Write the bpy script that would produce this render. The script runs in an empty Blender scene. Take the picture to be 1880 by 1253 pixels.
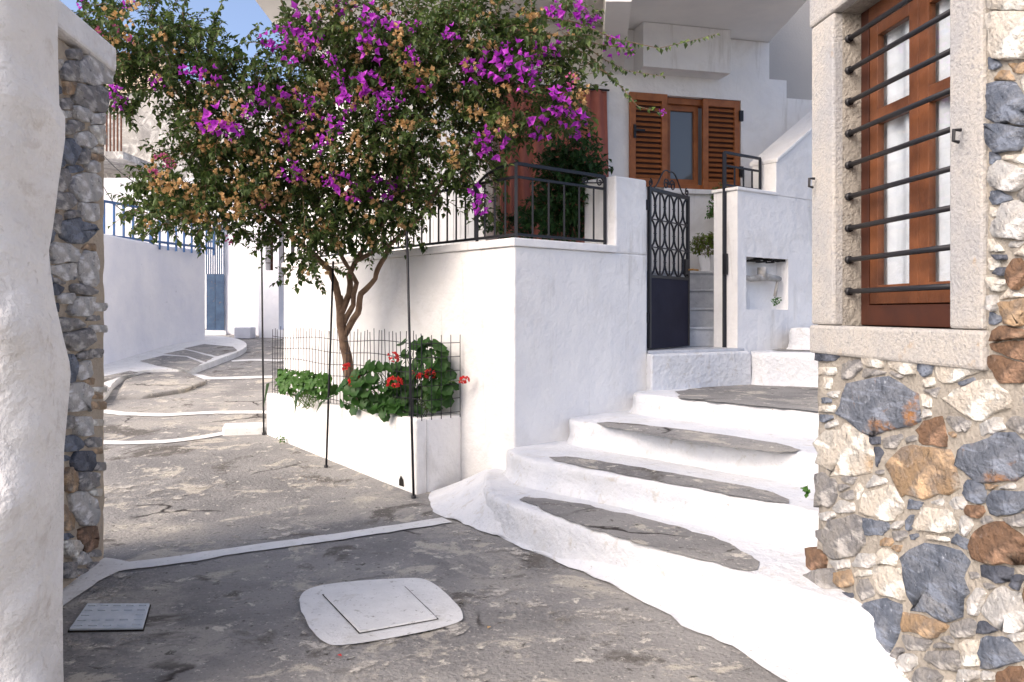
import bpy, math, random
from mathutils import Vector, noise
random.seed(7)
SC = bpy.context.scene
COL = SC.collection
R = math.radians

# ------------------------------------------------------------------ camera, sky, sun, exposure
EYE = 1.6
FPX, CX, HY = 1500.0, 940.0, 574.0            # focal length, centre column and horizon row of a 1880 px wide picture
cam_d = bpy.data.cameras.new("camera")
cam = bpy.data.objects.new("camera", cam_d); COL.objects.link(cam)
cam.location = (0, 0, EYE); cam.rotation_euler = (R(90), 0, 0)
cam_d.sensor_width = 36.0; cam_d.lens = FPX / 1880 * 36
cam_d.shift_y = -(626.5 - HY) / 1880
cam_d.clip_start = 0.05; cam_d.clip_end = 2000
SC.camera = cam

SUN_EL, SUN_AZ = R(38), R(-128)                  # azimuth clockwise from +Y: the sun stands to the left of the picture
world = bpy.data.worlds.new("World"); SC.world = world; world.use_nodes = True
nt = world.node_tree
sky = nt.nodes.new("ShaderNodeTexSky"); sky.sky_type = 'NISHITA'; sky.sun_disc = False
sky.air_density = .55; sky.dust_density = 3.5; sky.ozone_density = .4; sky.sun_elevation = SUN_EL; sky.sun_rotation = SUN_AZ
bg = nt.nodes["Background"]; bg.inputs["Strength"].default_value = 0.15
nt.links.new(sky.outputs[0], bg.inputs["Color"])
sun_d = bpy.data.lights.new("sun", 'SUN'); sun_d.energy = 0.5; sun_d.angle = R(45); sun_d.color = (1, .84, .66)
sun = bpy.data.objects.new("sun", sun_d); COL.objects.link(sun)
sdir = Vector((math.sin(SUN_AZ) * math.cos(SUN_EL), math.cos(SUN_AZ) * math.cos(SUN_EL), math.sin(SUN_EL)))
sun.rotation_euler = (-sdir).to_track_quat('-Z', 'Y').to_euler()
SC.view_settings.view_transform = 'Standard'; SC.view_settings.look = 'None'
SC.view_settings.exposure = 1.3; SC.view_settings.gamma = 1.0
SC.cycles.use_denoising = True
SC.cycles.max_bounces = 12; SC.cycles.diffuse_bounces = 8

# ------------------------------------------------------------------ helpers
def gz(y):                                      # height of the alley floor: level in front, rising behind
    t = max(0.0, min(y, 24.0) - 6.6)
    return .085 * (t - .4 * (1 - math.exp(-t / .4)))
def W(px, py, d):                               # the point at depth d seen at a photograph pixel
    return Vector(((px - CX) / FPX * d, d, EYE + (HY - py) / FPX * d))
def Z(px, py, z):                               # the point at height z
    d = (EYE - z) * FPX / (py - HY)
    return Vector(((px - CX) / FPX * d, d, z))
def G(px, py, dz=0):                            # the point on the alley floor
    lo, hi = 1.0, 40.0
    for _ in range(50):
        m = (lo + hi) / 2
        if EYE - (py - HY) / FPX * m > gz(m) + dz: lo = m
        else: hi = m
    return Vector(((px - CX) / FPX * lo, lo, gz(lo) + dz))

class MB:
    def __init__(s): s.v = []; s.f = []
    def add(s, vs, fs):
        o = len(s.v); s.v += [tuple(p) for p in vs]; s.f += [tuple(i + o for i in f) for f in fs]
    def prism(s, poly, z0, z1):                 # horizontal outline, extruded upwards
        n = len(poly)
        a = sum(poly[i][0] * poly[(i + 1) % n][1] - poly[(i + 1) % n][0] * poly[i][1] for i in range(n))
        if a < 0: poly = poly[::-1]
        s.add([(p[0], p[1], z0) for p in poly] + [(p[0], p[1], z1) for p in poly],
              [tuple(range(n))[::-1], tuple(range(n, 2 * n))] + [(i, (i + 1) % n, n + (i + 1) % n, n + i) for i in range(n)])
    def box(s, o, ux, uy, uz):                  # corner and three edge vectors
        o, ux, uy, uz = map(Vector, (o, ux, uy, uz))
        if ux.cross(uy).dot(uz) < 0: o = o + ux; ux = -ux
        s.add([o, o + ux, o + ux + uy, o + uy, o + uz, o + ux + uz, o + ux + uy + uz, o + uy + uz],
              [(0, 3, 2, 1), (4, 5, 6, 7), (0, 1, 5, 4), (1, 2, 6, 5), (2, 3, 7, 6), (3, 0, 4, 7)])
    def tube(s, pts, r, n=6, cap=True):         # swept circle; r a number or one per point
        pts = [Vector(p) for p in pts]; rs = r if isinstance(r, (list, tuple)) else [r] * len(pts)
        o = len(s.v); prev = None
        for i, p in enumerate(pts):
            t = (pts[min(i + 1, len(pts) - 1)] - pts[max(i - 1, 0)]).normalized()
            if prev is None:
                a = t.cross(Vector((0, 0, 1)))
                if a.length < .05: a = t.cross(Vector((1, 0, 0)))
                a.normalize()
            else:
                a = (prev - t * prev.dot(t)).normalized()
            prev = a; b = t.cross(a)
            for k in range(n):
                q = 2 * math.pi * k / n
                s.v.append(tuple(p + (a * math.cos(q) + b * math.sin(q)) * rs[i]))
        for i in range(len(pts) - 1):
            for k in range(n):
                k2 = (k + 1) % n
                s.f.append((o + i * n + k, o + i * n + k2, o + (i + 1) * n + k2, o + (i + 1) * n + k))
        if cap:
            s.f.append(tuple(o + k for k in range(n))[::-1]); s.f.append(tuple(o + (len(pts) - 1) * n + k for k in range(n)))
    def wall(s, p0, d, length, thick, z0, z1, holes):   # upright wall with openings (s0, s1, za, zb); front face through p0 along d
        d = Vector((d[0], d[1], 0)).normalized(); nrm = Vector((-d.y, d.x, 0)) * thick; p0 = Vector((p0[0], p0[1], 0))
        ss = sorted({0, length} | {h[0] for h in holes} | {h[1] for h in holes}); zz = sorted({z0, z1} | {h[2] for h in holes} | {h[3] for h in holes})
        ss = [a for a in ss if 0 <= a <= length]; zz = [a for a in zz if z0 <= a <= z1]
        idx = {}
        def V(i, j, k):
            if (i, j, k) not in idx:
                idx[(i, j, k)] = len(s.v); s.v.append(tuple(p0 + d * ss[i] + nrm * k + Vector((0, 0, zz[j]))))
            return idx[(i, j, k)]
        def solid(i, j):
            if not (0 <= i < len(ss) - 1 and 0 <= j < len(zz) - 1): return False
            a, b = (ss[i] + ss[i + 1]) / 2, (zz[j] + zz[j + 1]) / 2
            return not any(h[0] < a < h[1] and h[2] < b < h[3] for h in holes)
        for i in range(len(ss) - 1):
            for j in range(len(zz) - 1):
                if not solid(i, j): continue
                s.f.append((V(i, j, 0), V(i + 1, j, 0), V(i + 1, j + 1, 0), V(i, j + 1, 0)))
                s.f.append((V(i, j, 1), V(i, j + 1, 1), V(i + 1, j + 1, 1), V(i + 1, j, 1)))
                if not solid(i - 1, j): s.f.append((V(i, j, 0), V(i, j + 1, 0), V(i, j + 1, 1), V(i, j, 1)))
                if not solid(i + 1, j): s.f.append((V(i + 1, j, 0), V(i + 1, j, 1), V(i + 1, j + 1, 1), V(i + 1, j + 1, 0)))
                if not solid(i, j - 1): s.f.append((V(i, j, 0), V(i, j, 1), V(i + 1, j, 1), V(i + 1, j, 0)))
                if not solid(i, j + 1): s.f.append((V(i, j + 1, 0), V(i + 1, j + 1, 0), V(i + 1, j + 1, 1), V(i, j + 1, 1)))
    def mesh(s, name, m, smooth=False):
        me = bpy.data.meshes.new(name); me.from_pydata(s.v, [], s.f); me.update()
        for mm in (m if isinstance(m, list) else [m]): me.materials.append(mm)
        if smooth: me.polygons.foreach_set("use_smooth", [True] * len(me.polygons))
        return me
    def build(s, name, m, parent=None, smooth=False, bevel=0, seg=2, **tags):
        return put(name, s.mesh(name, m, smooth), parent, bevel, seg, **tags)

def put(name, me, parent=None, bevel=0, seg=2, **tags):
    o = bpy.data.objects.new(name, me); COL.objects.link(o)
    if parent is not None: o.parent = parent
    if bevel:
        b = o.modifiers.new("bevel", 'BEVEL'); b.width = bevel; b.segments = seg; b.limit_method = 'ANGLE'; b.angle_limit = R(40)
    for k, v in tags.items(): o[k] = v
    return o
def thing(name, label, cat, group=None):
    o = bpy.data.objects.new(name, None); COL.objects.link(o); o['label'] = label; o['category'] = cat
    if group: o['group'] = group
    return o
def sheet(pts, rough=0.0, sub=6):               # flat outline with a hand-painted, slightly uneven edge
    out = []
    n = len(pts)
    for i in range(n):
        a, b = Vector(pts[i]), Vector(pts[(i + 1) % n])
        k = max(1, int((b - a).length / .06)) if rough else 1
        for j in range(k):
            p = a.lerp(b, j / k)
            if rough: p = p + Vector((noise.noise(p * 9), noise.noise(p * 9 + Vector((7, 3, 1))), 0)) * rough
            out.append(p)
    m = MB(); m.add(out, [tuple(range(len(out)))])
    a = sum(out[i].x * out[(i + 1) % len(out)].y - out[(i + 1) % len(out)].x * out[i].y for i in range(len(out)))
    if a < 0: m.f = [m.f[0][::-1]]
    return m
def smooth_poly(pts, it=2):                     # round the corners of an outline
    for _ in range(it):
        q = []
        for i in range(len(pts)):
            a, b = Vector(pts[i]), Vector(pts[(i + 1) % len(pts)])
            q += [a.lerp(b, .25), a.lerp(b, .75)]
        pts = q
    return pts

# ------------------------------------------------------------------ materials
def mat(name, col, rough=.8, var=None, scale=3.0, bump=0.0, bscale=30.0, metal=0, spec=.3, detail=6, lo=.35, hi=.65, extra=None):
    m = bpy.data.materials.new(name); m.use_nodes = True
    n, l = m.node_tree.nodes, m.node_tree.links
    p = n["Principled BSDF"]; p.inputs["Roughness"].default_value = rough; p.inputs["Metallic"].default_value = metal
    p.inputs["Specular IOR Level"].default_value = spec
    tc = n.new("ShaderNodeTexCoord")
    last = None
    def ramp(fac, a, b):
        r = n.new("ShaderNodeMapRange"); r.inputs["From Min"].default_value = a; r.inputs["From Max"].default_value = b
        l.new(fac, r.inputs["Value"]); return r.outputs[0]
    def noise_tex(sc, det=6, coord="Object", dist=0.0, rg=.6, st=None):
        t = n.new("ShaderNodeTexNoise"); t.inputs["Scale"].default_value = sc; t.inputs["Detail"].default_value = det
        t.inputs["Roughness"].default_value = rg; t.inputs["Distortion"].default_value = dist
        if st:
            mp = n.new("ShaderNodeMapping"); mp.inputs["Scale"].default_value = st; l.new(tc.outputs[coord], mp.inputs[0]); l.new(mp.outputs[0], t.inputs["Vector"])
        else: l.new(tc.outputs[coord], t.inputs["Vector"])
        return t.outputs["Fac"]
    def mix(fac, a, b):
        x = n.new("ShaderNodeMix"); x.data_type = 'RGBA'
        if isinstance(fac, float): x.inputs["Factor"].default_value = fac
        else: l.new(fac, x.inputs["Factor"])
        for s_, c in ((6, a), (7, b)):
            if isinstance(c, (tuple, list)): x.inputs[s_].default_value = (*c, 1)
            else: l.new(c, x.inputs[s_])
        return x.outputs[2]
    c = tuple(col)
    if var: last = mix(ramp(noise_tex(scale, detail), lo, hi), c, tuple(var))
    for e in (extra or []):                      # (noise scale, low, high, colour, distortion)
        last = mix(ramp(noise_tex(e[0], 8, dist=e[4] if len(e) > 4 else 0, rg=.68, st=e[5] if len(e) > 5 else None), e[1], e[2]), last if last is not None else c, e[3])
    if last is None: p.inputs["Base Color"].default_value = (*c, 1)
    else: l.new(last, p.inputs["Base Color"])
    if bump:
        b = n.new("ShaderNodeBump"); b.inputs["Strength"].default_value = 1.0; b.inputs["Distance"].default_value = bump
        l.new(noise_tex(bscale, 7), b.inputs["Height"]); l.new(b.outputs[0], p.inputs["Normal"])
    m['api'] = 1
    return m

M = {}
M['white'] = mat('whitewash', (.87, .855, .83), .9, (.80, .79, .785), 2.2, .02, 9, spec=.1, extra=[(1.6, .52, .72, (.74, .72, .69), .6), (3, .58, .72, (.64, .62, .59), .4, (1.6, 1.6, .22)), (60, .62, .8, (.60, .60, .58))])
M['white_rough'] = mat('old_whitewash', (.86, .85, .83), .92, (.78, .77, .75), 3.0, .09, 3.2, spec=.1, extra=[(14, .62, .74, (.58, .55, .51), .8), (5, .55, .75, (.62, .58, .54), 1.0)])
M['step_white'] = mat('step_limewash', (.70, .71, .73), .9, (.62, .64, .68), 4.0, .02, 18, spec=.1, extra=[(2.5, .52, .68, (.60, .61, .62), .6), (9, .57, .70, (.52, .50, .47), .6), (30, .61, .72, (.40, .385, .36))])
M['line_white'] = mat('floor_paint', (.76, .76, .75), .85, (.68, .68, .67), 6, .006, 40, spec=.15, extra=[(5, .56, .70, (.58, .57, .54), .6), (26, .59, .70, (.33, .32, .30))])
M['far_white'] = mat('far_limewash', (.80, .80, .82), .9, (.70, .71, .76), 1.3, .02, 8, spec=.1, extra=[(14, .64, .76, (.40, .42, .46))])
M['soffit'] = mat('soffit_paint', (.82, .80, .77), .9, (.70, .69, .68), 1.0)
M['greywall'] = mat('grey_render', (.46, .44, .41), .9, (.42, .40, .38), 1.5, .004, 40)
M['stain'] = mat('weathered_render', (.46, .44, .40), .95, (.26, .25, .24), 1.4, .03, 9, extra=[(2.5, .48, .62, (.62, .60, .56), 1.5), (7, .58, .7, (.16, .15, .14), .8)])
M['cream'] = mat('cream_render', (.70, .58, .42), .9, (.60, .50, .38), 2)
M['mortar'] = mat('mortar', (.50, .42, .32), .95, (.40, .34, .27), 5, .02, 45, extra=[(30, .6, .75, (.30, .25, .20))])
M['mortar_pale'] = mat('pale_mortar', (.42, .385, .335), .95, (.32, .295, .26), 4, .022, 40, extra=[(9, .56, .66, (.27, .25, .22), .6), (40, .6, .75, (.26, .24, .21))])
M['iron'] = mat('black_iron', (.012, .012, .016), .45, spec=.4, bump=.001, bscale=120)
M['navy'] = mat('navy_sheet', (.010, .010, .024), .6, (.016, .016, .034), 3, spec=.15)
M['blue'] = mat('blue_paint', (.05, .13, .30), .5, (.04, .10, .23), 6)
M['bluegate'] = mat('faded_blue_paint', (.06, .11, .19), .6, (.04, .07, .13), 5, extra=[(14, .6, .75, (.16, .12, .10))])
M['rust'] = mat('rusty_iron', (.16, .07, .04), .8, (.09, .04, .03), 12)
M['shutter'] = mat('varnished_shutter', (.36, .125, .04), .5, (.25, .08, .024), 8, .001, 80, spec=.4)
M['wood'] = mat('reddish_wood', (.19, .066, .024), .5, (.085, .028, .011), 5, .002, 60, spec=.4)
M['wood_dark_shaded'] = mat('dark_and_shaded_wood', (.07, .022, .012), .5, (.045, .015, .01), 7)  # dark wood, also used as the shaded tone of the reddish window wood
M['curtain'] = mat('terracotta_cloth', (.42, .15, .11), .9, (.36, .12, .09), 4)
M['lace'] = mat('lace_cloth', (.84, .84, .84), .9, (.74, .75, .77), 18)
M['marble'] = mat('step_marble', (.55, .57, .60), .5, (.42, .44, .48), 9, .002, 60, extra=[(25, .58, .72, (.32, .33, .36))])
M['jamb'] = mat('dressed_stone', (.50, .47, .43), .9, (.38, .38, .39), 3, .012, 70, extra=[(40, .52, .7, (.30, .30, .31)), (4, .6, .72, (.46, .33, .20))])
M['bark'] = mat('bark', (.27, .18, .12), .95, (.15, .095, .065), 10, .02, 40)
M['soil'] = mat('soil', (.05, .035, .025), .95, (.03, .02, .015), 10, .03, 30)
M['pot'] = mat('white_plastic_pot', (.75, .76, .78), .5)
M['plate'] = mat('galvanised_plate', (.60, .65, .70), .6, (.50, .55, .60), 14, .003, 60)
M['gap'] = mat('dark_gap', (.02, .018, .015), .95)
M['pipe'] = mat('old_pipe', (.50, .48, .45), .7, (.30, .28, .25), 12)
M['door_white'] = mat('white_door_paint', (.66, .67, .68), .6, (.60, .61, .62), 3)
M['glass'] = mat('window_glass', (.10, .11, .12), .06, spec=.8)
def pane_mat():
    m = bpy.data.materials.new('clear_pane'); m.use_nodes = True; n, l = m.node_tree.nodes, m.node_tree.links; n.remove(n["Principled BSDF"])
    a = n.new("ShaderNodeBsdfTransparent"); a.inputs[0].default_value = (.93, .95, .97, 1); b = n.new("ShaderNodeBsdfGlossy"); b.inputs["Roughness"].default_value = .03
    lw_ = n.new("ShaderNodeLayerWeight"); pw = n.new("ShaderNodeMath"); pw.operation = "POWER"; pw.inputs[1].default_value = 3.0; l.new(lw_.outputs["Facing"], pw.inputs[0]); f = n.new("ShaderNodeMath"); f.operation = "MULTIPLY_ADD"; f.inputs[1].default_value = .5; f.inputs[2].default_value = .04; l.new(pw.outputs[0], f.inputs[0]); x = n.new("ShaderNodeMixShader"); l.new(f.outputs[0], x.inputs[0]); l.new(a.outputs[0], x.inputs[1]); l.new(b.outputs[0], x.inputs[2]); l.new(x.outputs[0], n["Material Output"].inputs[0])
    return m
M['pane'] = pane_mat()
M['brass'] = mat('brass', (.35, .20, .07), .4, metal=.8)
M['cable'] = mat('cable', (.04, .04, .04), .7)

def stone_mat(name, a, b, c, streak=14, tilt=.3):
    m = mat(name, a, .85, b, 7, .05, 20, lo=.42, hi=.58, extra=[(3.2, .54, .64, c, .8), (22, .56, .68, tuple(x * .45 for x in a), .5), (34, .60, .70, tuple(min(1, x * 1.6 + .06) for x in b), .3)])
    n, l = m.node_tree.nodes, m.node_tree.links
    p = n["Principled BSDF"]
    src = p.inputs["Base Color"].links[0].from_socket
    tc = n.new("ShaderNodeTexCoord"); mp = n.new("ShaderNodeMapping"); mp.inputs["Scale"].default_value = (2, 2, streak); mp.inputs["Rotation"].default_value = (tilt, tilt, 0)
    tx = n.new("ShaderNodeTexNoise"); tx.inputs["Scale"].default_value = 3.0; tx.inputs["Detail"].default_value = 8
    l.new(tc.outputs["Object"], mp.inputs[0]); l.new(mp.outputs[0], tx.inputs["Vector"])
    r = n.new("ShaderNodeMapRange"); r.inputs["From Min"].default_value = .54; r.inputs["From Max"].default_value = .68
    l.new(tx.outputs["Fac"], r.inputs["Value"])
    mx = n.new("ShaderNodeMix"); mx.data_type = 'RGBA'; l.new(r.outputs[0], mx.inputs["Factor"])
    l.new(src, mx.inputs[6]); mx.inputs[7].default_value = (*[min(1, x * 1.9 + .03) for x in a], 1)
    l.new(mx.outputs[2], p.inputs["Base Color"])
    return m
ST = {
 'b': stone_mat('slate_stone', (.105, .125, .165), (.19, .21, .25), (.30, .31, .33)),
 'd': stone_mat('dark_slate_stone', (.06, .07, .095), (.11, .12, .15), (.17, .17, .18)),
 'w': stone_mat('white_marble_stone', (.60, .55, .48), (.50, .48, .44), (.50, .38, .26), 6),
 'p': stone_mat('pale_grey_stone', (.42, .42, .42), (.52, .50, .47), (.32, .32, .34), 8),
 'o': stone_mat('ochre_stone', (.33, .23, .14), (.25, .20, .16), (.42, .38, .33), 5),
 'r': stone_mat('rust_brown_stone', (.20, .12, .075), (.13, .085, .06), (.30, .24, .18), 6),
 'x': stone_mat('slate_stone_with_rust', (.13, .15, .19), (.20, .22, .26), (.34, .17, .07), 16),
 'g': stone_mat('warm_grey_stone', (.27, .26, .25), (.20, .20, .21), (.40, .37, .32), 9),
}

def concrete():
    m = mat('alley_concrete', (.29, .282, .272), .92, (.20, .196, .194), .9, .02, 30, lo=.42, hi=.58,
            extra=[(.6, .53, .58, (.34, .325, .30), .3), (2.4, .56, .61, (.45, .42, .365), .5), (1.5, .57, .63, (.125, .115, .105), .5), (7, .60, .645, (.56, .53, .47), .4), (11, .61, .66, (.09, .085, .075), .5), (32, .60, .66, (.46, .44, .40)), (60, .58, .68, (.10, .095, .085))])
    n, l = m.node_tree.nodes, m.node_tree.links
    p = n["Principled BSDF"]; src = p.inputs["Base Color"].links[0].from_socket
    tc = n.new("ShaderNodeTexCoord")
    nz = n.new("ShaderNodeTexNoise"); nz.inputs["Scale"].default_value = 2.5; nz.inputs["Detail"].default_value = 6
    l.new(tc.outputs["Object"], nz.inputs["Vector"])
    ad = n.new("ShaderNodeMix"); ad.data_type = 'RGBA'; ad.blend_type = 'ADD'; ad.inputs["Factor"].default_value = .45
    l.new(tc.outputs["Object"], ad.inputs[6]); l.new(nz.outputs["Color"], ad.inputs[7])
    vo = n.new("ShaderNodeTexVoronoi"); vo.feature = 'DISTANCE_TO_EDGE'; vo.inputs["Scale"].default_value = .55
    l.new(ad.outputs[2], vo.inputs["Vector"])
    r = n.new("ShaderNodeMapRange"); r.inputs["From Min"].default_value = .004; r.inputs["From Max"].default_value = .014; r.inputs["To Min"].default_value = 1; r.inputs["To Max"].default_value = 0
    l.new(vo.outputs["Distance"], r.inputs["Value"])
    n2 = n.new("ShaderNodeTexNoise"); n2.inputs["Scale"].default_value = 1.1; l.new(tc.outputs["Object"], n2.inputs["Vector"])
    r2 = n.new("ShaderNodeMapRange"); r2.inputs["From Min"].default_value = .5; r2.inputs["From Max"].default_value = .6; l.new(n2.outputs["Fac"], r2.inputs["Value"])
    mu = n.new("ShaderNodeMath"); mu.operation = 'MULTIPLY'; l.new(r.outputs[0], mu.inputs[0]); l.new(r2.outputs[0], mu.inputs[1])
    mx = n.new("ShaderNodeMix"); mx.data_type = 'RGBA'; l.new(mu.outputs[0], mx.inputs["Factor"]); l.new(src, mx.inputs[6]); mx.inputs[7].default_value = (.035, .03, .028, 1)
    l.new(mx.outputs[2], p.inputs["Base Color"])
    return m
M['concrete'] = concrete()
def splash_mat():                               # worn remains of limewash: patchy film over the concrete
    m = mat('worn_limewash', (.54, .51, .46), .95, (.42, .40, .365), 8, .004, 60)
    n, l = m.node_tree.nodes, m.node_tree.links
    tc = n.new("ShaderNodeTexCoord"); tx = n.new("ShaderNodeTexNoise"); tx.inputs["Scale"].default_value = 4.5; tx.inputs["Detail"].default_value = 12; tx.inputs["Roughness"].default_value = .75
    l.new(tc.outputs["Object"], tx.inputs["Vector"])
    r = n.new("ShaderNodeMapRange"); r.inputs["From Min"].default_value = .52; r.inputs["From Max"].default_value = .62; l.new(tx.outputs["Fac"], r.inputs["Value"])
    l.new(r.outputs[0], n["Principled BSDF"].inputs["Alpha"])
    return m
M['splash'] = splash_mat()

def leaf_mat(name, a, b, trans=.35, rough=.5):
    m = bpy.data.materials.new(name); m.use_nodes = True
    n, l = m.node_tree.nodes, m.node_tree.links
    p = n["Principled BSDF"]; p.inputs["Roughness"].default_value = rough; p.inputs["Specular IOR Level"].default_value = .35
    g = n.new("ShaderNodeNewGeometry"); mx = n.new("ShaderNodeMix"); mx.data_type = 'RGBA'
    l.new(g.outputs["Random Per Island"], mx.inputs["Factor"]); mx.inputs[6].default_value = (*a, 1); mx.inputs[7].default_value = (*b, 1)
    l.new(mx.outputs[2], p.inputs["Base Color"])
    t = n.new("ShaderNodeBsdfTranslucent"); l.new(mx.outputs[2], t.inputs["Color"])
    s = n.new("ShaderNodeMixShader"); s.inputs[0].default_value = trans
    l.new(p.outputs[0], s.inputs[1]); l.new(t.outputs[0], s.inputs[2]); l.new(s.outputs[0], n["Material Output"].inputs[0])
    return m
M['leaf'] = leaf_mat('bougainvillea_leaf', (.030, .062, .017), (.125, .18, .046))
M['bract'] = leaf_mat('purple_bract', (.42, .03, .50), (.62, .09, .66), .4)
M['pink'] = leaf_mat('pink_bract', (.50, .08, .25), (.62, .16, .36), .4)
M['dry'] = leaf_mat('dried_bract', (.50, .30, .11), (.68, .47, .24), .4)
M['ger'] = leaf_mat('geranium_leaf', (.016, .055, .010), (.045, .12, .022), .25)
M['ivy'] = leaf_mat('ivy_leaf', (.04, .11, .018), (.085, .20, .035), .3)
M['red'] = leaf_mat('red_petal', (.62, .025, .03), (.78, .07, .06), .3)
M['shrub'] = leaf_mat('shrub_leaf', (.02, .06, .016), (.05, .12, .03), .3)
M['yel'] = leaf_mat('yellow_green_leaf', (.09, .15, .02), (.18, .24, .04), .3)
M['stem'] = mat('green_stem', (.08, .14, .03), .7)

# ------------------------------------------------------------------ ground
gm = MB(); xs = [-60, -30] + [-15 + i * .6 for i in range(51)] + [30, 60]; ys = [-30, -10] + [-3 + i * .5 for i in range(60)] + [40, 80, 200]
for y in ys:
    for x in xs:
        gm.v.append((x, y, gz(y) + (noise.noise(Vector((x * .8, y * .8, 0))) * .004 if 0 < y < 20 else 0) - .004))
nx = len(xs)
gm.f = [(j * nx + i, j * nx + i + 1, (j + 1) * nx + i + 1, (j + 1) * nx + i) for j in range(len(ys) - 1) for i in range(nx - 1)]
gm.build('ground', M['concrete'], smooth=True, kind='structure')

def band(name, px, w, dz=.005, **kw):           # painted line on the alley floor: centre line in photograph pixels, width in metres
    P = [G(a, b, dz) for a, b in px]
    fine = []
    for i in range(len(P) - 1):
        k = max(2, int((P[i + 1] - P[i]).length / .08))
        fine += [P[i].lerp(P[i + 1], j / k) for j in range(k)]
    fine.append(P[-1]); m = MB()
    for i, p in enumerate(fine):
        t = (fine[min(i + 1, len(fine) - 1)] - fine[max(i - 1, 0)]); t.z = 0; t.normalize(); nn = Vector((-t.y, t.x, 0))
        for sgn in (-1, 1):
            q = p + nn * sgn * (w / 2 + .022 * noise.noise(p * 7 + Vector((sgn * 9, 0, 0))))
            m.v.append((q.x, q.y, gz(q.y) + dz))
    m.f = [(2 * i, 2 * i + 1, 2 * i + 3, 2 * i + 2)[::-1] for i in range(len(fine) - 1)]
    return m.build(name, M['line_white'], **kw)
S_ = dict(kind='structure')
band('painted_line', [(225, 1040), (330, 1027), (430, 1011), (620, 985), (822, 955)], .17, **S_)
band('painted_line', [(150, 811), (230, 813), (300, 811), (370, 803), (420, 794)], .16, **S_)
band('painted_line', [(185, 755), (230, 760), (300, 762), (400, 757), (495, 757)], .18, **S_)
band('painted_line', [(340, 686), (380, 695), (430, 694), (500, 692)], .24, **S_)
band('painted_line', [(425, 663), (460, 661), (520, 662)], .22, **S_)
sheet(smooth_poly([G(*p, .006) for p in [(60, 1108), (110, 1068), (180, 1022), (235, 1030), (262, 1040), (205, 1052), (155, 1085), (108, 1118), (60, 1160)]], 1), .012).build('painted_corner', M['line_white'], **S_)
mb = MB(); a, b, c_, d_ = [G(*p) for p in [(408, 800), (488, 797), (488, 784), (412, 788)]]
mb.prism([(q.x, q.y) for q in (a, b, c_, d_)], gz(a.y) - .1, gz(c_.y) + .06); mb.build('white_kerb_block', M['line_white'], bevel=.02, **S_)

for pp in ([(180, 1052), (262, 1042), (250, 1090), (215, 1108), (140, 1112)], [(270, 1000), (420, 985), (520, 960), (560, 985), (380, 1008), (260, 1028)], [(850, 1085), (960, 1075), (1060, 1100), (1050, 1140), (900, 1150), (820, 1140)], [(1010, 1110), (1150, 1110), (1230, 1150), (1150, 1180), (1020, 1160)],
           [(530, 1085), (760, 1050), (870, 1110), (860, 1160), (640, 1200), (560, 1195)], [(640, 1215), (900, 1190), (980, 1220), (860, 1260), (650, 1260)], [(810, 960), (900, 985), (1100, 1080), (1010, 1060), (850, 1000)], [(190, 880), (330, 870), (420, 900), (300, 925), (190, 920)], [(480, 840), (600, 870), (640, 900), (520, 890)], [(120, 1165), (270, 1165), (260, 1190), (130, 1190)]):
    sheet([G(*p, .0035) for p in pp], .07).build('worn_limewash', M['splash'], **S_)

# raised pavement along the curved wall, with painted joints
walk = [(120, 775), (150, 752), (195, 738), (207, 712), (240, 694), (300, 688), (345, 690), (385, 676), (440, 655), (458, 641), (432, 628), (370, 622), (300, 636), (230, 655), (140, 690), (100, 730)]
wk = [G(*p) for p in walk]; m = MB(); n_ = len(wk)
wk2 = smooth_poly(wk, 2); n_ = len(wk2)
m.add([(p.x, p.y, gz(p.y) - .1) for p in wk2] + [(p.x, p.y, gz(p.y) + .10) for p in wk2], [(i, (i + 1) % n_, n_ + (i + 1) % n_, n_ + i)[::-1] for i in range(n_)] + [tuple(range(n_, 2 * n_))[::-1]])
sw = m.build('pavement', M['line_white'], **S_)
for pp in [[(158, 722), (190, 706), (203, 712), (192, 730), (160, 742)], [(176, 694), (238, 681), (256, 684), (216, 693), (190, 702)], [(256, 663), (300, 653), (340, 655), (372, 667), (345, 681), (290, 672)],
           [(300, 650), (340, 642), (392, 656), (378, 665), (345, 654)], [(337, 640), (375, 632), (428, 637), (436, 644), (398, 654)]]:
    sheet([G(*p, .106) for p in pp], .02).build('paving_patch', M['concrete'], sw)
m = MB(); rock = [G(*p) for p in [(205, 735), (218, 705), (250, 692), (330, 690), (372, 706), (330, 722), (260, 733)]]
k = len(rock); m.add([(p.x, p.y, gz(p.y) - .05) for p in rock] + [(p.x * .985, p.y + .05, gz(p.y) + .07) for p in rock], [(i, (i + 1) % k, k + (i + 1) % k, k + i) for i in range(k)] + [tuple(range(k, 2 * k))])
m.build('rock_outcrop', M['concrete'], bevel=.04, label='rough dark bedrock hump in the alley below the white kerb', category='rock')

# manhole, drain plate
mh = thing('manhole', 'square white painted manhole cover in a rounded white surround on the alley floor', 'manhole')
sheet(smooth_poly([G(*p, .008) for p in [(540, 1098), (580, 1072), (750, 1060), (792, 1064), (856, 1125), (842, 1148), (640, 1186), (584, 1183)]], 3), .006).build('surround', M['line_white'], mh)
q = [G(*p, .011) for p in [(592, 1092), (743, 1077), (805, 1137), (660, 1163)]]
cc = sum(q, Vector()) / 4
sheet([cc + (p - cc) * 1.012 for p in q], .004).build('gap', M['gap'], mh)
m = MB(); m.prism([(p.x, p.y) for p in [cc + (p - cc) * .982 for p in q]], 0, .018); m.build('cover', M['line_white'], mh, bevel=.006)
dp = thing('drain_plate', 'small grey-blue ribbed metal utility cover beside the white wall', 'utility cover')
q = [G(*p) for p in [(160, 1113), (275, 1113), (262, 1158), (127, 1160)]]
cc = sum(q, Vector()) / 4
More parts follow.
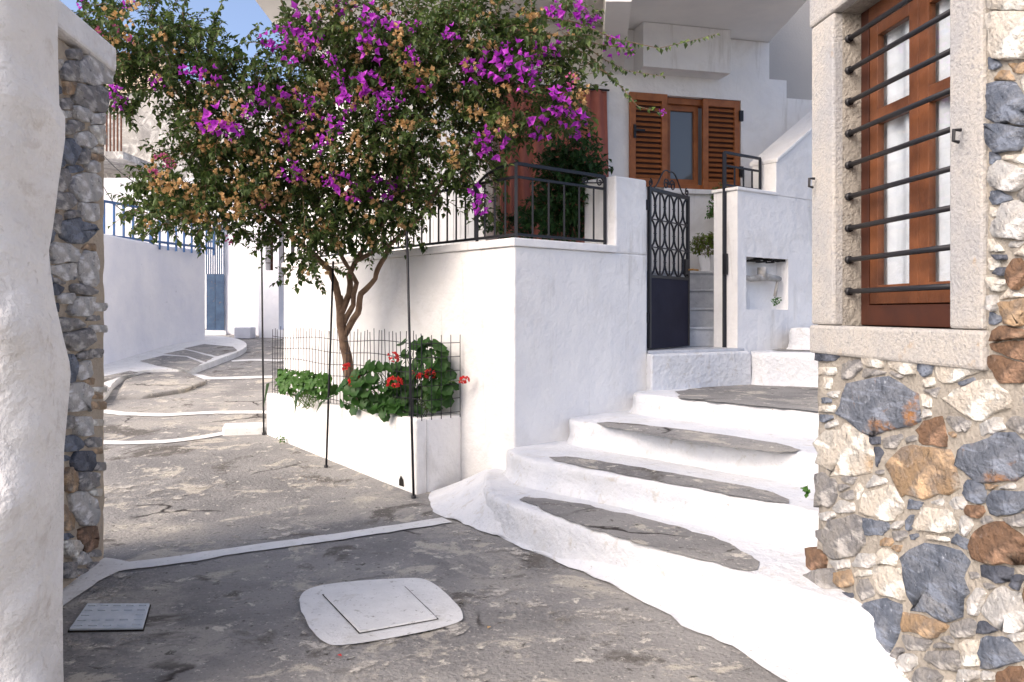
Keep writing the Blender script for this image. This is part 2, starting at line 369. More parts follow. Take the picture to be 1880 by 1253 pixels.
m = MB(); m.prism([(p.x, p.y) for p in [cc + (p - cc) * 1.035 for p in q]], -.02, .006); m.build('frame', M['gap'], dp)
m = MB(); m.prism([(p.x, p.y) for p in q], 0, .016); m.build('plate', M['plate'], dp, bevel=.004)
def bil(u, v): return q[3].lerp(q[2], u).lerp(q[0].lerp(q[1], u), v)
for i in range(5):
    for j in range(5):
        if 0 < i < 4 and j == 2: continue
        u, v = .1 + i * .2, .1 + j * .2
        m = MB(); a = bil(u - .06, v - .02); b = bil(u + .06, v - .02); c_ = bil(u + .06, v + .02); d_ = bil(u - .06, v + .02)
        m.prism([(t.x, t.y) for t in (a, b, c_, d_)], .012, .021); m.build('rib', M['plate'], dp)

# ------------------------------------------------------------------ white house with terrace
UL, UR = Vector((-.643, .766, 0)), Vector((.766, .643, 0))     # the two horizontal directions of the terrace
C0 = Vector((.02, 6.85, 0)); A0 = C0 + UL * 4.5; PE = C0 + UR * 1.24; D0 = C0 + UR * 1.68
HD = Vector((.967, .254, 0)); HB = Vector((1.88, 10.0, 0)); P0 = HB - HD * 2.26
CAP = 2.226
house = thing('white_house', 'white plastered house with raised terrace, overhanging balcony and louvred window', 'house')
m = MB(); back = HB - HD * .55
m.prism([(p.x, p.y) for p in [A0, C0, PE, D0, Vector((1.36, 8.35, 0)), back - HD * 0, P0, P0 + UL * 5.4]], -.3, CAP - .07)
m.build('terrace_wall', M['white'], house, bevel=.015)
m = MB(); nL, nR = Vector((-.766, -.643, 0)), Vector((.643, -.766, 0))
m.prism([(p.x, p.y) for p in [A0 + nL * .025 + UL * .02, C0 + nL * .025 + nR * .025, PE + nR * .025 - UR * .002, PE - nR * .28, C0 - nL * .28 - nR * .28, A0 - nL * .28 + UL * .02]], CAP - .068, CAP)
m.build('terrace_coping', M['white'], house, bevel=.008)
m = MB(); m.prism([(p.x, p.y) for p in [PE, D0 + nR * .003, D0 - nR * .42, PE - nR * .42]], CAP - .07, 2.885); m.build('gate_pillar', M['white'], house, bevel=.02)
# front wall with door and window openings
WIN = (2.26 + .0, 2.26 + 1.03, 3.12, 4.26); DOOR = (.09, 2.26 - .775, CAP - .07, 4.27)
m = MB(); m.wall(P0, HD, 2.26 + 1.43, .35, CAP - .068, 5.02, [WIN, DOOR]); m.build('front_wall', M['white'], house)
m = MB(); m.wall(P0 + HD * (2.26 - .552), HD, 4.3, .345, .3, CAP - .07, []); m.build('lower_wall', M['white'], house)
m = MB(); m.wall(P0 + HD * 3.69, HD, .25, .35, CAP - .068, 4.56, []); m.wall(P0 + HD * 3.943, HD, 3.5, .35, CAP - .068, 4.335, []); m.build('stair_parapet', M['white'], house)
m = MB(); m.wall(P0 + UL * 5.4 , -UL, 5.4, .3, CAP - .068, 5.02, [(3.72, 5.2, CAP - .068, 4.2)]); m.build('side_wall', M['white'], house)
m = MB(); m.prism([(-2.78, 7.4), (3.22, 7.4), (3.29, 12.5), (-2.95, 14)], 5.03, 7.6); m.build('upper_floor', M['soffit'], house)
m = MB(); m.prism([(.875, 7.62), (1.115, 7.62), (1.34, 9.85), (1.08, 9.78)], 4.50, 5.03); m.build('balcony_beam', M['soffit'], house)
m = MB(); b0 = HB + HD * -.42; m.box(b0 + Vector((0, 0, 4.50)), HD * 1.15, Vector((.254, -.967, 0)) * .28, (0, 0, .526)); m.build('shutter_box', M['white'], house, bevel=.006)
m = MB(); m.box(HB + HD * -.04 + Vector((.254, -.967, 0)) * .05 + Vector((0, 0, 3.06)), HD * 1.12, Vector((-.254, .967, 0)) * .30, (0, 0, .058)); m.build('window_sill', M['white'], house, bevel=.006)
# interior darkness behind the openings
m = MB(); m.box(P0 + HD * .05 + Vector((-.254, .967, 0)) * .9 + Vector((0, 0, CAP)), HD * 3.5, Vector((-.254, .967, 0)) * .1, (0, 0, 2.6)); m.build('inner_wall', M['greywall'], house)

# shutters: the left leaf folded open against the wall, the right one closed
HN = Vector((.254, -.967, 0))                    # out of the wall
def shutter(s0, s1, off, label):
    z0, z1 = 3.125, 4.255
    o = HB + HD * s0 + HN * off; w = s1 - s0
    m = MB()
    for (a, b, za, zb) in ((0, .075, z0, z1), (w - .075, w, z0, z1), (.075, w - .075, z0, z0 + .10), (.075, w - .075, z1 - .09, z1)):
        m.box(o + HD * a + Vector((0, 0, za)), HD * (b - a), HN * .045, (0, 0, zb - za))
    sh = m.build('shutter', M['shutter'], house, bevel=.004, label=label)
    k = 15; zs = z0 + .10; st = (z1 - .09 - zs) / k
    me = None
    for i in range(k):
        if me is None:
            b = MB(); b.box(Vector((0, 0, 0)), HD * (w - .15), HN * .034 + Vector((0, 0, -.030)), Vector((0, 0, .012)) + HN * .006); me = b.mesh('slat', M['shutter'])
        sl = put('slat', me, sh); sl.location = o + HD * .075 + HN * .004 + Vector((0, 0, zs + st * i + .034))
    b = MB(); b.box(o + HD * .07 + HN * .002 + Vector((0, 0, zs)), HD * (w - .14), HN * .003, (0, 0, st * k)); b.build('backing', M['wood_dark_shaded'], sh)
    return sh
s1 = shutter(-.49, .0, .012, 'open louvred leaf folded against the wall')
b = MB(); o = HB + HD * -.45 + HN * .06 + Vector((0, 0, 3.70)); b.box(o, HD * .03, HN * .02, (0, 0, .16)); b.box(o + Vector((0, 0, .08)) + HN * .02, HD * .14, HN * .015, (0, 0, .025)); b.build('handle', M['iron'], s1)
s2 = shutter(.51, 1.02, -.05, 'closed louvred leaf')
for z in (3.3, 4.0):
    b = MB(); b.box(HB + HD * 1.0 + HN * -.003 + Vector((0, 0, z)), HD * .05, HN * .03, (0, 0, .13)); b.build('hinge', M['iron'], s2)
wf = MB()
for (a, b_, za, zb) in ((.003, .06, 3.122, 4.257), (.97, 1.027, 3.122, 4.257), (.06, .97, 3.122, 3.19), (.06, .97, 4.18, 4.257)):
    wf.box(HB + HD * a - HN * .20 + Vector((0, 0, za)), HD * (b_ - a), HN * .13, (0, 0, zb - za))
win = wf.build('window', M['shutter'], house, bevel=.004)
wf = MB()
for (a, b_, za, zb) in ((.06, .12, 3.19, 4.18), (.44, .50, 3.19, 4.18), (.12, .44, 3.19, 3.26), (.12, .44, 4.11, 4.18)):
    wf.box(HB + HD * a - HN * .18 + Vector((0, 0, za)), HD * (b_ - a), HN * .06, (0, 0, zb - za))
wf.build('sash', M['shutter'], win)
wf = MB(); wf.box(HB + HD * .12 - HN * .16 + Vector((0, 0, 3.26)), HD * .32, HN * .008, (0, 0, .85)); wf.build('pane', M['glass'], win)
# doorway frame, curtain
m = MB(); m.box(HB + HD * (-.80) - HN * .2 + Vector((0, 0, CAP - .06)), HD * .045, HN * .22, (0, 0, 2.1)); m.build('door_frame', M['door_white'], house)
m = MB(); N, K = 90, 14
for j in range(K + 1):
    v = j / K
    for i in range(N + 1):
        u = i / N
        z = 4.24 - v * 2.0; sp = -2.12 + 1.33 * u + (u - .5) * .02 * v + .05 * v * v * max(0, u - .6)
        dp_ = .06 + .028 * (1 - .3 * v) * math.sin(u * 62 + 1.5 * math.sin(u * 9 + v)) + .03 * v * noise.noise(Vector((u * 6, v * 2, 0))) + .10 * v
        m.v.append(tuple(HB + HD * sp + HN * dp_ + Vector((0, 0, z))))
m.f = [(j * (N + 1) + i, j * (N + 1) + i + 1, (j + 1) * (N + 1) + i + 1, (j + 1) * (N + 1) + i) for j in range(K) for i in range(N)]
cu = m.build('door_curtain', M['curtain'], smooth=True, label='terracotta pink curtain hanging over the terrace doorway', category='curtain')
cu.modifiers.new('thick', 'SOLIDIFY').thickness = .004
m = MB(); m.tube([HB + HD * -2.2 + HN * .06 + Vector((0, 0, 4.25)), HB + HD * -.76 + HN * .06 + Vector((0, 0, 4.25))], .012); m.build('curtain_rod', M['iron'], cu)
# white plank door in the side wall
for i in range(10):
    m = MB(); m.box(P0 + UL * (.22 + i * .146) - nL * .06 + Vector((0, 0, CAP - .06)), UL * .138, nL * .04, (0, 0, 2.02)); m.build('door_plank', M['door_white'], house, bevel=.006)

# grey neighbour behind the stair parapet
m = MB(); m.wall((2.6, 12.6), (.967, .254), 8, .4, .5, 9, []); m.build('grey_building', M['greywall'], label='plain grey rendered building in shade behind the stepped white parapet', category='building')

# wall to the right of the gate, with a niche
J0 = Vector((2.36, 8.55, 0)); WD = Vector((.8, .6, 0)); WN = Vector((.6, -.8, 0))
gw = thing('gate_wall', 'white wall beside the iron gate with small niche and rising parapet', 'wall')
m = MB(); m.wall(J0, WD, 2.6, .15, .3, 2.88, [(.145, .887, 1.63, 2.19)]); m.wall(J0 - WN * .151, WD, 2.6, .16, .3, 2.88, []); m.build('wall_body', M['white'], gw)
m = MB(); pr = [(.66, 2.882), (.66, 3.24), (2.6, 4.50), (2.6, 2.882)]
a = [J0 + WD * s + WN * .004 + Vector((0, 0, z)) for s, z in pr]; b = [p - WN * .32 for p in a]
m.add(a + b, [(3, 2, 1, 0), (4, 5, 6, 7)] + [(i, (i + 1) % 4, 4 + (i + 1) % 4, 4 + i) for i in range(4)]); m.build('parapet', M['white'], gw, bevel=.01)
m = MB(); m.box(J0 - WD * .02 + WN * .02 + Vector((0, 0, 2.882)), WD * .678, -WN * .35, (0, 0, .035)); m.build('coping', M['white'], gw, bevel=.008)
m = MB(); m.box(J0 + WD * .655 + WN * .025 + Vector((0, 0, 3.243)) , WD * 1.95 + Vector((0, 0, 1.266)), -WN * .37, (0, 0, .04)); m.build('parapet_coping', M['white'], gw, bevel=.008)
# broken pipework in the niche
np_ = J0 + WD * .5 - WN * .08
m = MB(); m.tube([J0 + WD * .15 - WN * .05 + Vector((0, 0, 1.98)), J0 + WD * .3 - WN * .06 + Vector((0, 0, 1.96)), J0 + WD * .55 - WN * .06 + Vector((0, 0, 1.99)), J0 + WD * .80 - WN * .05 + Vector((0, 0, 1.97))], [.025, .03, .045, .03], 8)
m.tube([J0 + WD * .5 - WN * .06 + Vector((0, 0, 1.98)), J0 + WD * .5 - WN * .06 + Vector((0, 0, 2.09))], .05, 10)
m.tube([J0 + WD * .78 - WN * .05 + Vector((0, 0, 1.98)), J0 + WD * .70 - WN * .04 + Vector((0, 0, 1.78))], .018, 8); m.build('old_pipe', M['pipe'], gw, smooth=True)
m = MB()
for i in range(16):
    a = J0 + WD * (.15 + i * .045) - WN * .02 + Vector((0, 0, 2.17 + random.uniform(-.03, .01)))
    m.box(a, WD * random.uniform(.02, .06), -WN * .1, (0, 0, random.uniform(.008, .03)))
m.build('crumbling_edge', M['gap'], gw)

# ------------------------------------------------------------------ steps
st = thing('alley_steps', 'broad whitewashed steps with grey treads climbing beside the terrace wall', 'steps')
RT = [(3.6, 6.2), (3.6, 9.5)]
def step(poly, z0, z1, patch, bev=.035):           # hand-plastered step: uneven riser, worn rounded nosing, swollen foot
    a = sum(poly[i][0] * poly[(i + 1) % len(poly)][1] - poly[(i + 1) % len(poly)][0] * poly[i][1] for i in range(len(poly)))
    if a < 0: poly = poly[::-1]
    pts = [Vector((*p, 0)) for p in poly]
    pts = smooth_poly(pts, 1); out = []
    for i in range(len(pts)):
        u, v = pts[i], pts[(i + 1) % len(pts)]; k = max(1, int((v - u).length / .06)); out += [u.lerp(v, j / k) for j in range(k)]
    n = len(out); nr = []
    for i in range(n):
        t = (out[(i + 2) % n] - out[i - 2]).normalized(); nr.append(Vector((t.y, -t.x, 0)))
    m = MB(); h = z1 - z0
    lev = [(z0, .045)] + [(z0 + .05 + (h - .09) * q, .03 * max(0, .5 - q) ** 2 * 4) for q in (0, .15, .3, .5, .7, .9)] + [(z1 - .03, -.002), (z1 - .014, -.010), (z1 - .004, -.026), (z1 - .0005, -.05)]
    for z, off in lev:
        for p, q in zip(out, nr):
            g = Vector((p.x, p.y, z)); r = .024 * noise.noise(g * 2.2) + .012 * noise.noise(g * 6) + .005 * noise.noise(g * 17)
            m.v.append((p.x + q.x * (off + r), p.y + q.y * (off + r), z - (abs(noise.noise(g * 5)) * .006 if z > z1 - .02 else 0)))
    for k in range(len(lev) - 1): m.f += [(k * n + i, k * n + (i + 1) % n, (k + 1) * n + (i + 1) % n, (k + 1) * n + i) for i in range(n)]
    m.f.append(tuple((len(lev) - 1) * n + i for i in range(n)))
    s = m.build('step', M['step_white'], st, smooth=True)
    s.data.polygons[len(s.data.polygons) - 1].use_smooth = False
    if patch: sheet(smooth_poly([Z(*p, z1 + .004) + Vector((.042, .036, 0)) for p in patch], 1), .035).build('tread_patch', M['concrete'], s)
    return s
zS = [.262, .472, .672, .855]
step([(1.75, 3.42), (1.30, 4.02), (.55, 4.96), (-.02, 5.74), (-.16, 6.0), (-.22, 6.3), (-.24, 6.7), (-.22, 7.1), (.2, 7.2), (3.6, 9.5), (3.6, 5.2), (1.75, 4.2)], -.1, zS[0],
     [(932, 915), (1010, 917), (1200, 960), (1330, 1000), (1380, 1030), (1378, 1054), (1320, 1043), (1100, 985), (985, 937)])
step([(1.95, 4.35), (1.56, 4.79), (.24, 6.18), (.02, 6.42), (-.06, 6.9), (.4, 7.3), (3.6, 9.5), (3.6, 5.2)], zS[0] - .05, zS[1], [(984, 842), (1040, 839), (1200, 866), (1380, 898), (1440, 918), (1432, 928), (1300, 905), (1100, 867)])
step([(2.3, 4.95), (1.89, 5.4), (.66, 6.82), (.5, 7.02), (.52, 7.3), (.9, 7.7), (3.6, 9.5), (3.6, 5.2)], zS[1] - .05, zS[2], [(1074, 778), (1120, 775), (1300, 796), (1440, 818), (1472, 831), (1400, 833), (1200, 803)])
step([(2.7, 5.6), (2.26, 6.15), (1.27, 7.32), (1.10, 7.55), (1.2, 7.85), (2.3, 8.6), (3.6, 9.5), (3.6, 5.6)], zS[2] - .05, zS[3], [(1195, 727), (1330, 703), (1500, 700), (1640, 705), (1620, 775), (1500, 757), (1400, 748)])
top = [Vector((*p, 0)) for p in ((-.26, 7.06), (-.25, 6.75), (-.24, 6.4), (-.18, 6.05), (-.03, 5.76), (.55, 4.98), (1.30, 4.04), (1.62, 3.62), (2.0, 3.1))]
bot = [G(*p) for p in ((778, 900), (786, 926), (812, 953), (860, 966), (930, 992), (1090, 1062), (1290, 1160), (1430, 1252), (1560, 1330))]
m = MB(); K = 8; cols_ = []
for i in range(len(top) - 1):
    for j in range(8): cols_.append((top[i].lerp(top[i + 1], j / 8), bot[i].lerp(bot[i + 1], j / 8), (i + j / 8) / 8))
for (a, b, t) in cols_:
    h = .25 - .07 * min(1, t / .5) + .02 * t
    for k in range(K + 1):
        u = k / K; p = (a + (a - b).normalized() * .05).lerp(b, u); g = Vector((p.x, p.y, 0))
        e = (.05 * noise.noise(g * 3) + .02 * noise.noise(g * 9)) * (u > .9)
        m.v.append((p.x + e, p.y + e, h * (1 - u) ** (1.25 + .5 * min(1, t / .5)) + .004 + (.008 * noise.noise(g * 6) if 0 < u < .95 else 0) * (1 - u)))
m.f = [(i * (K + 1) + k, i * (K + 1) + k + 1, (i + 1) * (K + 1) + k + 1, (i + 1) * (K + 1) + k) for i in range(len(cols_) - 1) for k in range(K)]
m.build('apron', M['step_white'], st, smooth=True)
m = MB(); m.prism([(1.33, 7.80), (2.46, 8.40), (2.50, 8.70), (2.2, 9.2), (1.38, 9.0), (1.29, 8.0)], .80, 1.20); m.build('threshold_base', M['step_white'], st, bevel=.02)
m = MB(); m.prism([(1.315, 7.88), (2.42, 8.50), (2.3, 8.9), (1.36, 8.7)], 1.198, 1.228); m.build('threshold', M['marble'], st, bevel=.006)
step([(2.45, 8.38), (2.75, 8.22), (3.4, 8.0), (4.2, 8.2), (4.2, 9.9), (2.5, 8.62)], .8, 1.20, [(1400, 645), (1440, 638), (1520, 637), (1520, 645)])
step([(2.95, 8.72), (3.4, 8.5), (4.2, 8.6), (4.2, 9.9), (3.1, 9.06)], 1.15, 1.44, None)
# marble flight behind the gate
inner = thing('marble_steps', 'narrow grey marble steps rising behind the open iron gate', 'steps')
for i in range(4):
    y0 = 8.86 + i * .2; z1 = 1.228 + .213 * (i + 1)
    m = MB(); m.prism([(1.42, y0), (2.75, y0 + .12), (2.75, 10.05), (1.42, 9.82)], z1 - .213, z1 - .03); m.build('riser', M['marble'], inner)
    m = MB(); m.prism([(1.40, y0 - .025), (2.76, y0 + .095), (2.76, 10.05), (1.40, 9.80)], z1 - .029, z1); m.build('tread', M['marble'], inner, bevel=.01)

# ------------------------------------------------------------------ ironwork
def scroll(m, c, u, r0, turns=1.4, start=0, sgn=1, rad=.007):
    pts = []
    for i in range(22):
        t = i / 21; a = start + sgn * t * turns * 2 * math.pi; r = r0 * (1 - .75 * t)
        pts.append(c + u * math.cos(a) * r + Vector((0, 0, math.sin(a) * r)))
    m.tube(pts, rad, 5)
rail = thing('terrace_railing', 'black wrought iron railing along the terrace coping', 'railing')
def bar(a, b, name, r=.011, parent=rail):
    m = MB(); d = (Vector(b) - Vector(a)); h = Vector((0, 0, 1)) if abs(d.z) < d.length * .5 else Vector((1, 0, 0))
    u = d.cross(h).normalized() * r; v = d.cross(u).normalized() * r
    m.box(Vector(a) - u - v, d, u * 2, v * 2); return m.build(name, M['iron'], parent)
cor = C0 - nL * .12 - nR * .12
zb, zt, ztt = CAP + .045, CAP + .54, CAP + .655
eR = cor + UR * 1.10; eL = cor + UL * 4.4
V3 = lambda p, z: Vector((p.x, p.y, z))
bar(V3(cor, zb), V3(eR, zb), 'bottom_rail'); bar(V3(cor, zt), V3(eR, zt), 'mid_rail'); bar(V3(cor, ztt), V3(eR, ztt), 'top_rail', .014)
bar(V3(cor, zb), V3(eL, zb), 'bottom_rail'); bar(V3(cor, zt), V3(eL, zt), 'mid_rail')
eM = cor + UL * .55
m = MB(); m.tube([V3(cor, ztt), V3(cor + UL * .25, ztt - .005), V3(cor + UL * .42, ztt - .05), V3(eM, zt)], .013, 6); m.build('top_rail', M['iron'], rail)
for p in (cor, eR, eM, eL): bar(V3(p, CAP), V3(p, ztt if p in (cor, eR) else zt), 'post', .014)
for i in range(1, 6): bar(V3(cor + UR * i * .19, zb), V3(cor + UR * i * .19, zt), 'baluster', .008)
for i in range(1, 31): bar(V3(cor + UL * i * .145, zb), V3(cor + UL * i * .145, zt), 'baluster', .008)
m = MB(); scroll(m, V3(eR - UR * .07, zt + .06), UR, .05, 1.3, 0); scroll(m, V3(eR - UR * .26, zt + .05), UR, .04, 1.3, 3.1, -1)
m.tube([V3(eR - UR * .02, zt + .06), V3(eR - UR * .14, zt + .045), V3(eR - UR * .30, zt + .03)], .007, 5); m.build('scroll', M['iron'], rail)

gate = thing('iron_gate', 'black wrought iron gate standing ajar with solid navy lower panel', 'gate')
g0 = Vector((1.335, 7.99, 0)); ga = R(52); GD = Vector((math.cos(ga), math.sin(ga), 0)); GN = Vector((-GD.y, GD.x, 0)); gl = .88
zg0, zgm, zgt = 1.245, 1.94, 2.83
def gbox(s0, s1, za, zb_, name, mt='iron', th=.03):
    m = MB(); m.box(g0 + GD * s0 - GN * th / 2 + Vector((0, 0, za)), GD * (s1 - s0), GN * th, (0, 0, zb_ - za)); return m.build(name, M[mt], gate)
gbox(0, .035, zg0, zgt, 'stile'); gbox(gl - .035, gl, zg0, zgt, 'stile'); gbox(.035, gl - .035, zgt - .035, zgt, 'top_bar'); gbox(.035, gl - .035, zgm, zgm + .03, 'lock_rail')
gbox(.033, gl - .033, zg0, zgm + .001, 'lower_panel', 'navy', .018)
cols, rows = 4, 3; cw = (gl - .07) / cols; ch = (zgt - .035 - zgm - .03) / rows
for i in range(1, cols): gbox(.035 + i * cw - .005, .035 + i * cw + .005, zgm + .03, zgt - .035, 'upright', th=.012)
for j in range(1, rows): gbox(.035, gl - .035, zgm + .03 + j * ch - .005, zgm + .03 + j * ch + .005, 'crossbar', th=.012)
for j in range(rows):
    for i in range(cols + 1):
        pts = []
        cs = .035 + i * cw; cz = zgm + .03 + (j + .5) * ch
        for k in range(17):
            t = 2 * math.pi * k / 16; s_ = cs + math.sin(t) * cw * .5
            pts.append(g0 + GD * min(max(s_, .03), gl - .03) + Vector((0, 0, cz + math.cos(t) * ch * .5)))
        m = MB(); m.tube(pts, .011, 6, False); m.build('oval', M['iron'], gate)
    for i in range(cols):
        c_ = g0 + GD * (.035 + (i + .5) * cw) + Vector((0, 0, zgm + .03 + (j + .5) * ch)); m = MB()
        for k in range(4):
            t = k * math.pi / 4; m.tube([c_ - (GD * math.cos(t) + Vector((0, 0, math.sin(t)))) * .026, c_ + (GD * math.cos(t) + Vector((0, 0, math.sin(t)))) * .026], .007, 4)
        m.build('rosette', M['iron'], gate)
m = MB(); mid = gl * .5
for sg in (-1, 1):
    c_ = g0 + GD * (mid + sg * .07) + Vector((0, 0, zgt + .07)); scroll(m, c_, GD, .06, 1.4, math.pi if sg > 0 else 0, -sg, .008)
    m.tube([g0 + GD * (mid + sg * t * .42) + Vector((0, 0, zgt + .20 - .19 * t + .05 * math.sin(t * 6.2))) for t in [k / 10 for k in range(11)]], .008, 5)
    scroll(m, g0 + GD * (mid + sg * .40) + Vector((0, 0, zgt + .045)), GD, .04, 1.3, 1.6, sg, .008)
m.build('crest_scrolls', M['iron'], gate)
gbox(gl - .12, gl - .02, 2.0, 2.16, 'lock_case', th=.05)
m = MB(); m.tube([g0 + GD * (gl - .06) - GN * .03 + Vector((0, 0, 2.05)), g0 + GD * (gl - .06) - GN * .08 + Vector((0, 0, 2.05)), g0 + GD * (gl + .06) - GN * .08 + Vector((0, 0, 2.05))], .011, 6); m.build('handle', M['brass'], gate)
for z in (1.5, 2.6):
    m = MB(); m.tube([g0 + Vector((-.012, -.012, z)), g0 + Vector((-.012, -.012, z + .1))], .016, 6); m.build('hinge', M['iron'], gate)

srail = thing('parapet_railing', 'small black iron railing above the wall by the gate with a tall strike post', 'railing')
pp = J0 - WN * .16 - WD * .012
bar(V3(pp, 1.23), V3(pp, 3.30), 'post', .018, srail)
qq = J0 - WN * .16 + WD * .60
bar(V3(pp, 3.30), V3(qq, 3.30), 'top_rail', .013, srail); bar(V3(pp, 3.16), V3(qq, 3.16), 'mid_rail', .010, srail); bar(V3(pp, 2.955), V3(qq, 2.955), 'bottom_rail', .010, srail); bar(V3(qq, 2.915), V3(qq, 3.30), 'post', .013, srail)
for s_ in (.17, .32, .47): bar(V3(pp + WD * s_, 2.955), V3(pp + WD * s_, 3.16), 'baluster', .008, srail)
m = MB(); m.box(V3(pp, 2.0) - WD * .035 + WN * .0, WD * .03, WN * .05, (0, 0, .22)); m.build('strike_plate', M['iron'], srail)

# ------------------------------------------------------------------ planter, rods, wire
F0 = Vector((-.83, 7.1, 0)); FD = Vector((-.656, .755, 0)); F1 = F0 + FD * 3.06
PT = .672
pl = thing('planter', 'long white masonry planter built against the terrace wall', 'planter')
o1 = F0; o2 = F1; wl = .49; inn = Vector((.766, .643, 0))
m = MB(); t = .11
m.prism([(p.x, p.y) for p in (o1, o2, o2 + inn * t, o1 + inn * t)], -.2, PT); 
m.build('front_wall', M['white'], pl, bevel=.02)
m = MB(); m.prism([(p.x, p.y) for p in (o1 + inn * (t + .001), o1 + inn * (wl - .002), o1 + inn * (wl - .002) + FD * t, o1 + inn * (t + .001) + FD * t)], -.2, PT - .002); m.build('end_wall', M['white'], pl, bevel=.02)
m = MB(); m.prism([(p.x, p.y) for p in (o2 + inn * (t + .001) - FD * t, o2 + inn * .75 - FD * t, o2 + inn * .75, o2 + inn * (t + .001))], -.2, PT - .002); m.build('end_wall', M['white'], pl, bevel=.02)
m = MB(); m.prism([(p.x, p.y) for p in (o1 + inn * .1 + FD * .1, o1 + inn * .5 + FD * .1, o2 + inn * .9 - FD * .1, o2 + inn * .1 - FD * .1)], 0, PT - .10); m.build('soil', M['soil'], pl)
m = MB(); hc = F0 + FD * .22 - inn * .004; m.add([V3(hc + FD * a, gz(7.2) + z) for a, z in ((-.03, .03), (.05, .03), (.05, .08), (.02, .125), (-.02, .09))], [(4, 3, 2, 1, 0)]); m.build('drain_hole', M['gap'], pl)
for (xb, yb, xt, yt, lab) in ((489, 797, 480, 440, 'black support rod at the far end of the planter'), (604, 857, 612, 480, 'black support rod at the middle of the planter front'), (765, 913, 747, 425, 'tall black support rod at the near corner of the planter')):
    b = G(xb, yb); b -= inn * .03; tp = W(xt, yt, b.y); b.z = gz(b.y) - .02
    m = MB(); m.tube([b, b.lerp(tp, .5), tp], .011, 7)
    m.tube([b, b + Vector((0, 0, .04))], .022, 7); m.build('support_rod', M['iron'], smooth=True, label=lab, category='rod', group='rods propping the bougainvillea')
wm = MB()
def fp(s, z, off=.055): p = F0 + FD * s + inn * off; return Vector((p.x, p.y, z))
L_ = 3.0; nb = 46
for i in range(nb + 1):
    s = i * L_ / nb; j = random.uniform(-.012, .012)
    wm.tube([fp(s, PT - .02), fp(s + j * .5, PT + .5), fp(s + j * 2, 1.42 + random.uniform(-.02, .03))], .004, 3)
for k in range(6):
    z = PT + .03 + k * .125
    wm.tube([fp(i * .15, z + .012 * math.sin(i * .7 + k)) for i in range(21)], .004, 3)
ep = [F0 + inn * .055, F0 + inn * .47]
for i in range(5):
    p = ep[0].lerp(ep[1], i / 4); wm.tube([V3(p, PT - .02), V3(p, 1.40)], .004, 3)
for k in range(6): wm.tube([V3(ep[0], PT + .03 + k * .125), V3(ep[1], PT + .03 + k * .125)], .004, 3)
wm.build('wire_fence', M['iron'], label='low welded wire mesh fence standing on the planter rim', category='fence')

# ------------------------------------------------------------------ stonework
def stone_mesh(pts, nrm, mt, proud):            # pts: outline on the wall plane; domed, rough-hewn front
    c = sum(pts, Vector()) / len(pts); m = MB(); n = len(pts)
    for k, (sc, h) in enumerate(((1.02, -.03), (.995, proud * .85), (.92, proud))):
        for p in pts:
            q = c + (p - c) * sc + nrm * h
            if k: q = q + nrm * (noise.noise(q * 11) * .012) + (p - c) * .05 * noise.noise(q * 22)
            m.v.append(tuple(q - c))
    m.v.append(tuple(nrm * (proud + .006)))
    for k in range(2): m.f += [(k * n + i, k * n + (i + 1) % n, (k + 1) * n + (i + 1) % n, (k + 1) * n + i) for i in range(n)]
    m.f += [(2 * n + i, 2 * n + (i + 1) % n, 3 * n) for i in range(n)]
    me = m.mesh('stone', mt)
    fn = (Vector(me.polygons[-1].normal)).dot(nrm)
    if fn < 0: me.flip_normals()
    me.polygons.foreach_set("use_smooth", [True] * len(me.polygons))
    return me, c
def plane_hit(px, py, p0, d):                   # photograph pixel onto an upright plane through p0 along d
    r = Vector(((px - CX) / FPX, 1, (HY - py) / FPX)); n = Vector((-d.y, d.x, 0))
    t = n.dot(Vector((p0.x, p0.y, 0))) / n.dot(Vector((r.x, r.y, 0)))
    return Vector((r.x * t, r.y * t, EYE + r.z * t))
PLACED = []
def add_stone(cx, cy, w, h, key, p0, d, nrm, parent, proud=.02, ang=0):
    PLACED.append((cx, cy, w, h, key, p0, d, nrm, parent, proud))
def clip(poly, px, py, ux, uy, lim):             # keep the part of an outline on the near side of a line
    out = []; f = lambda p: (p[0] - px) * ux + (p[1] - py) * uy - lim
    for i in range(len(poly)):
        a, b = poly[i], poly[(i + 1) % len(poly)]; fa, fb = f(a), f(b)
        if fa <= 0: out.append(a)
        if (fa < 0 < fb) or (fb < 0 < fa):
            t = fa / (fa - fb); out.append((a[0] + (b[0] - a[0]) * t, a[1] + (b[1] - a[1]) * t))
    return out
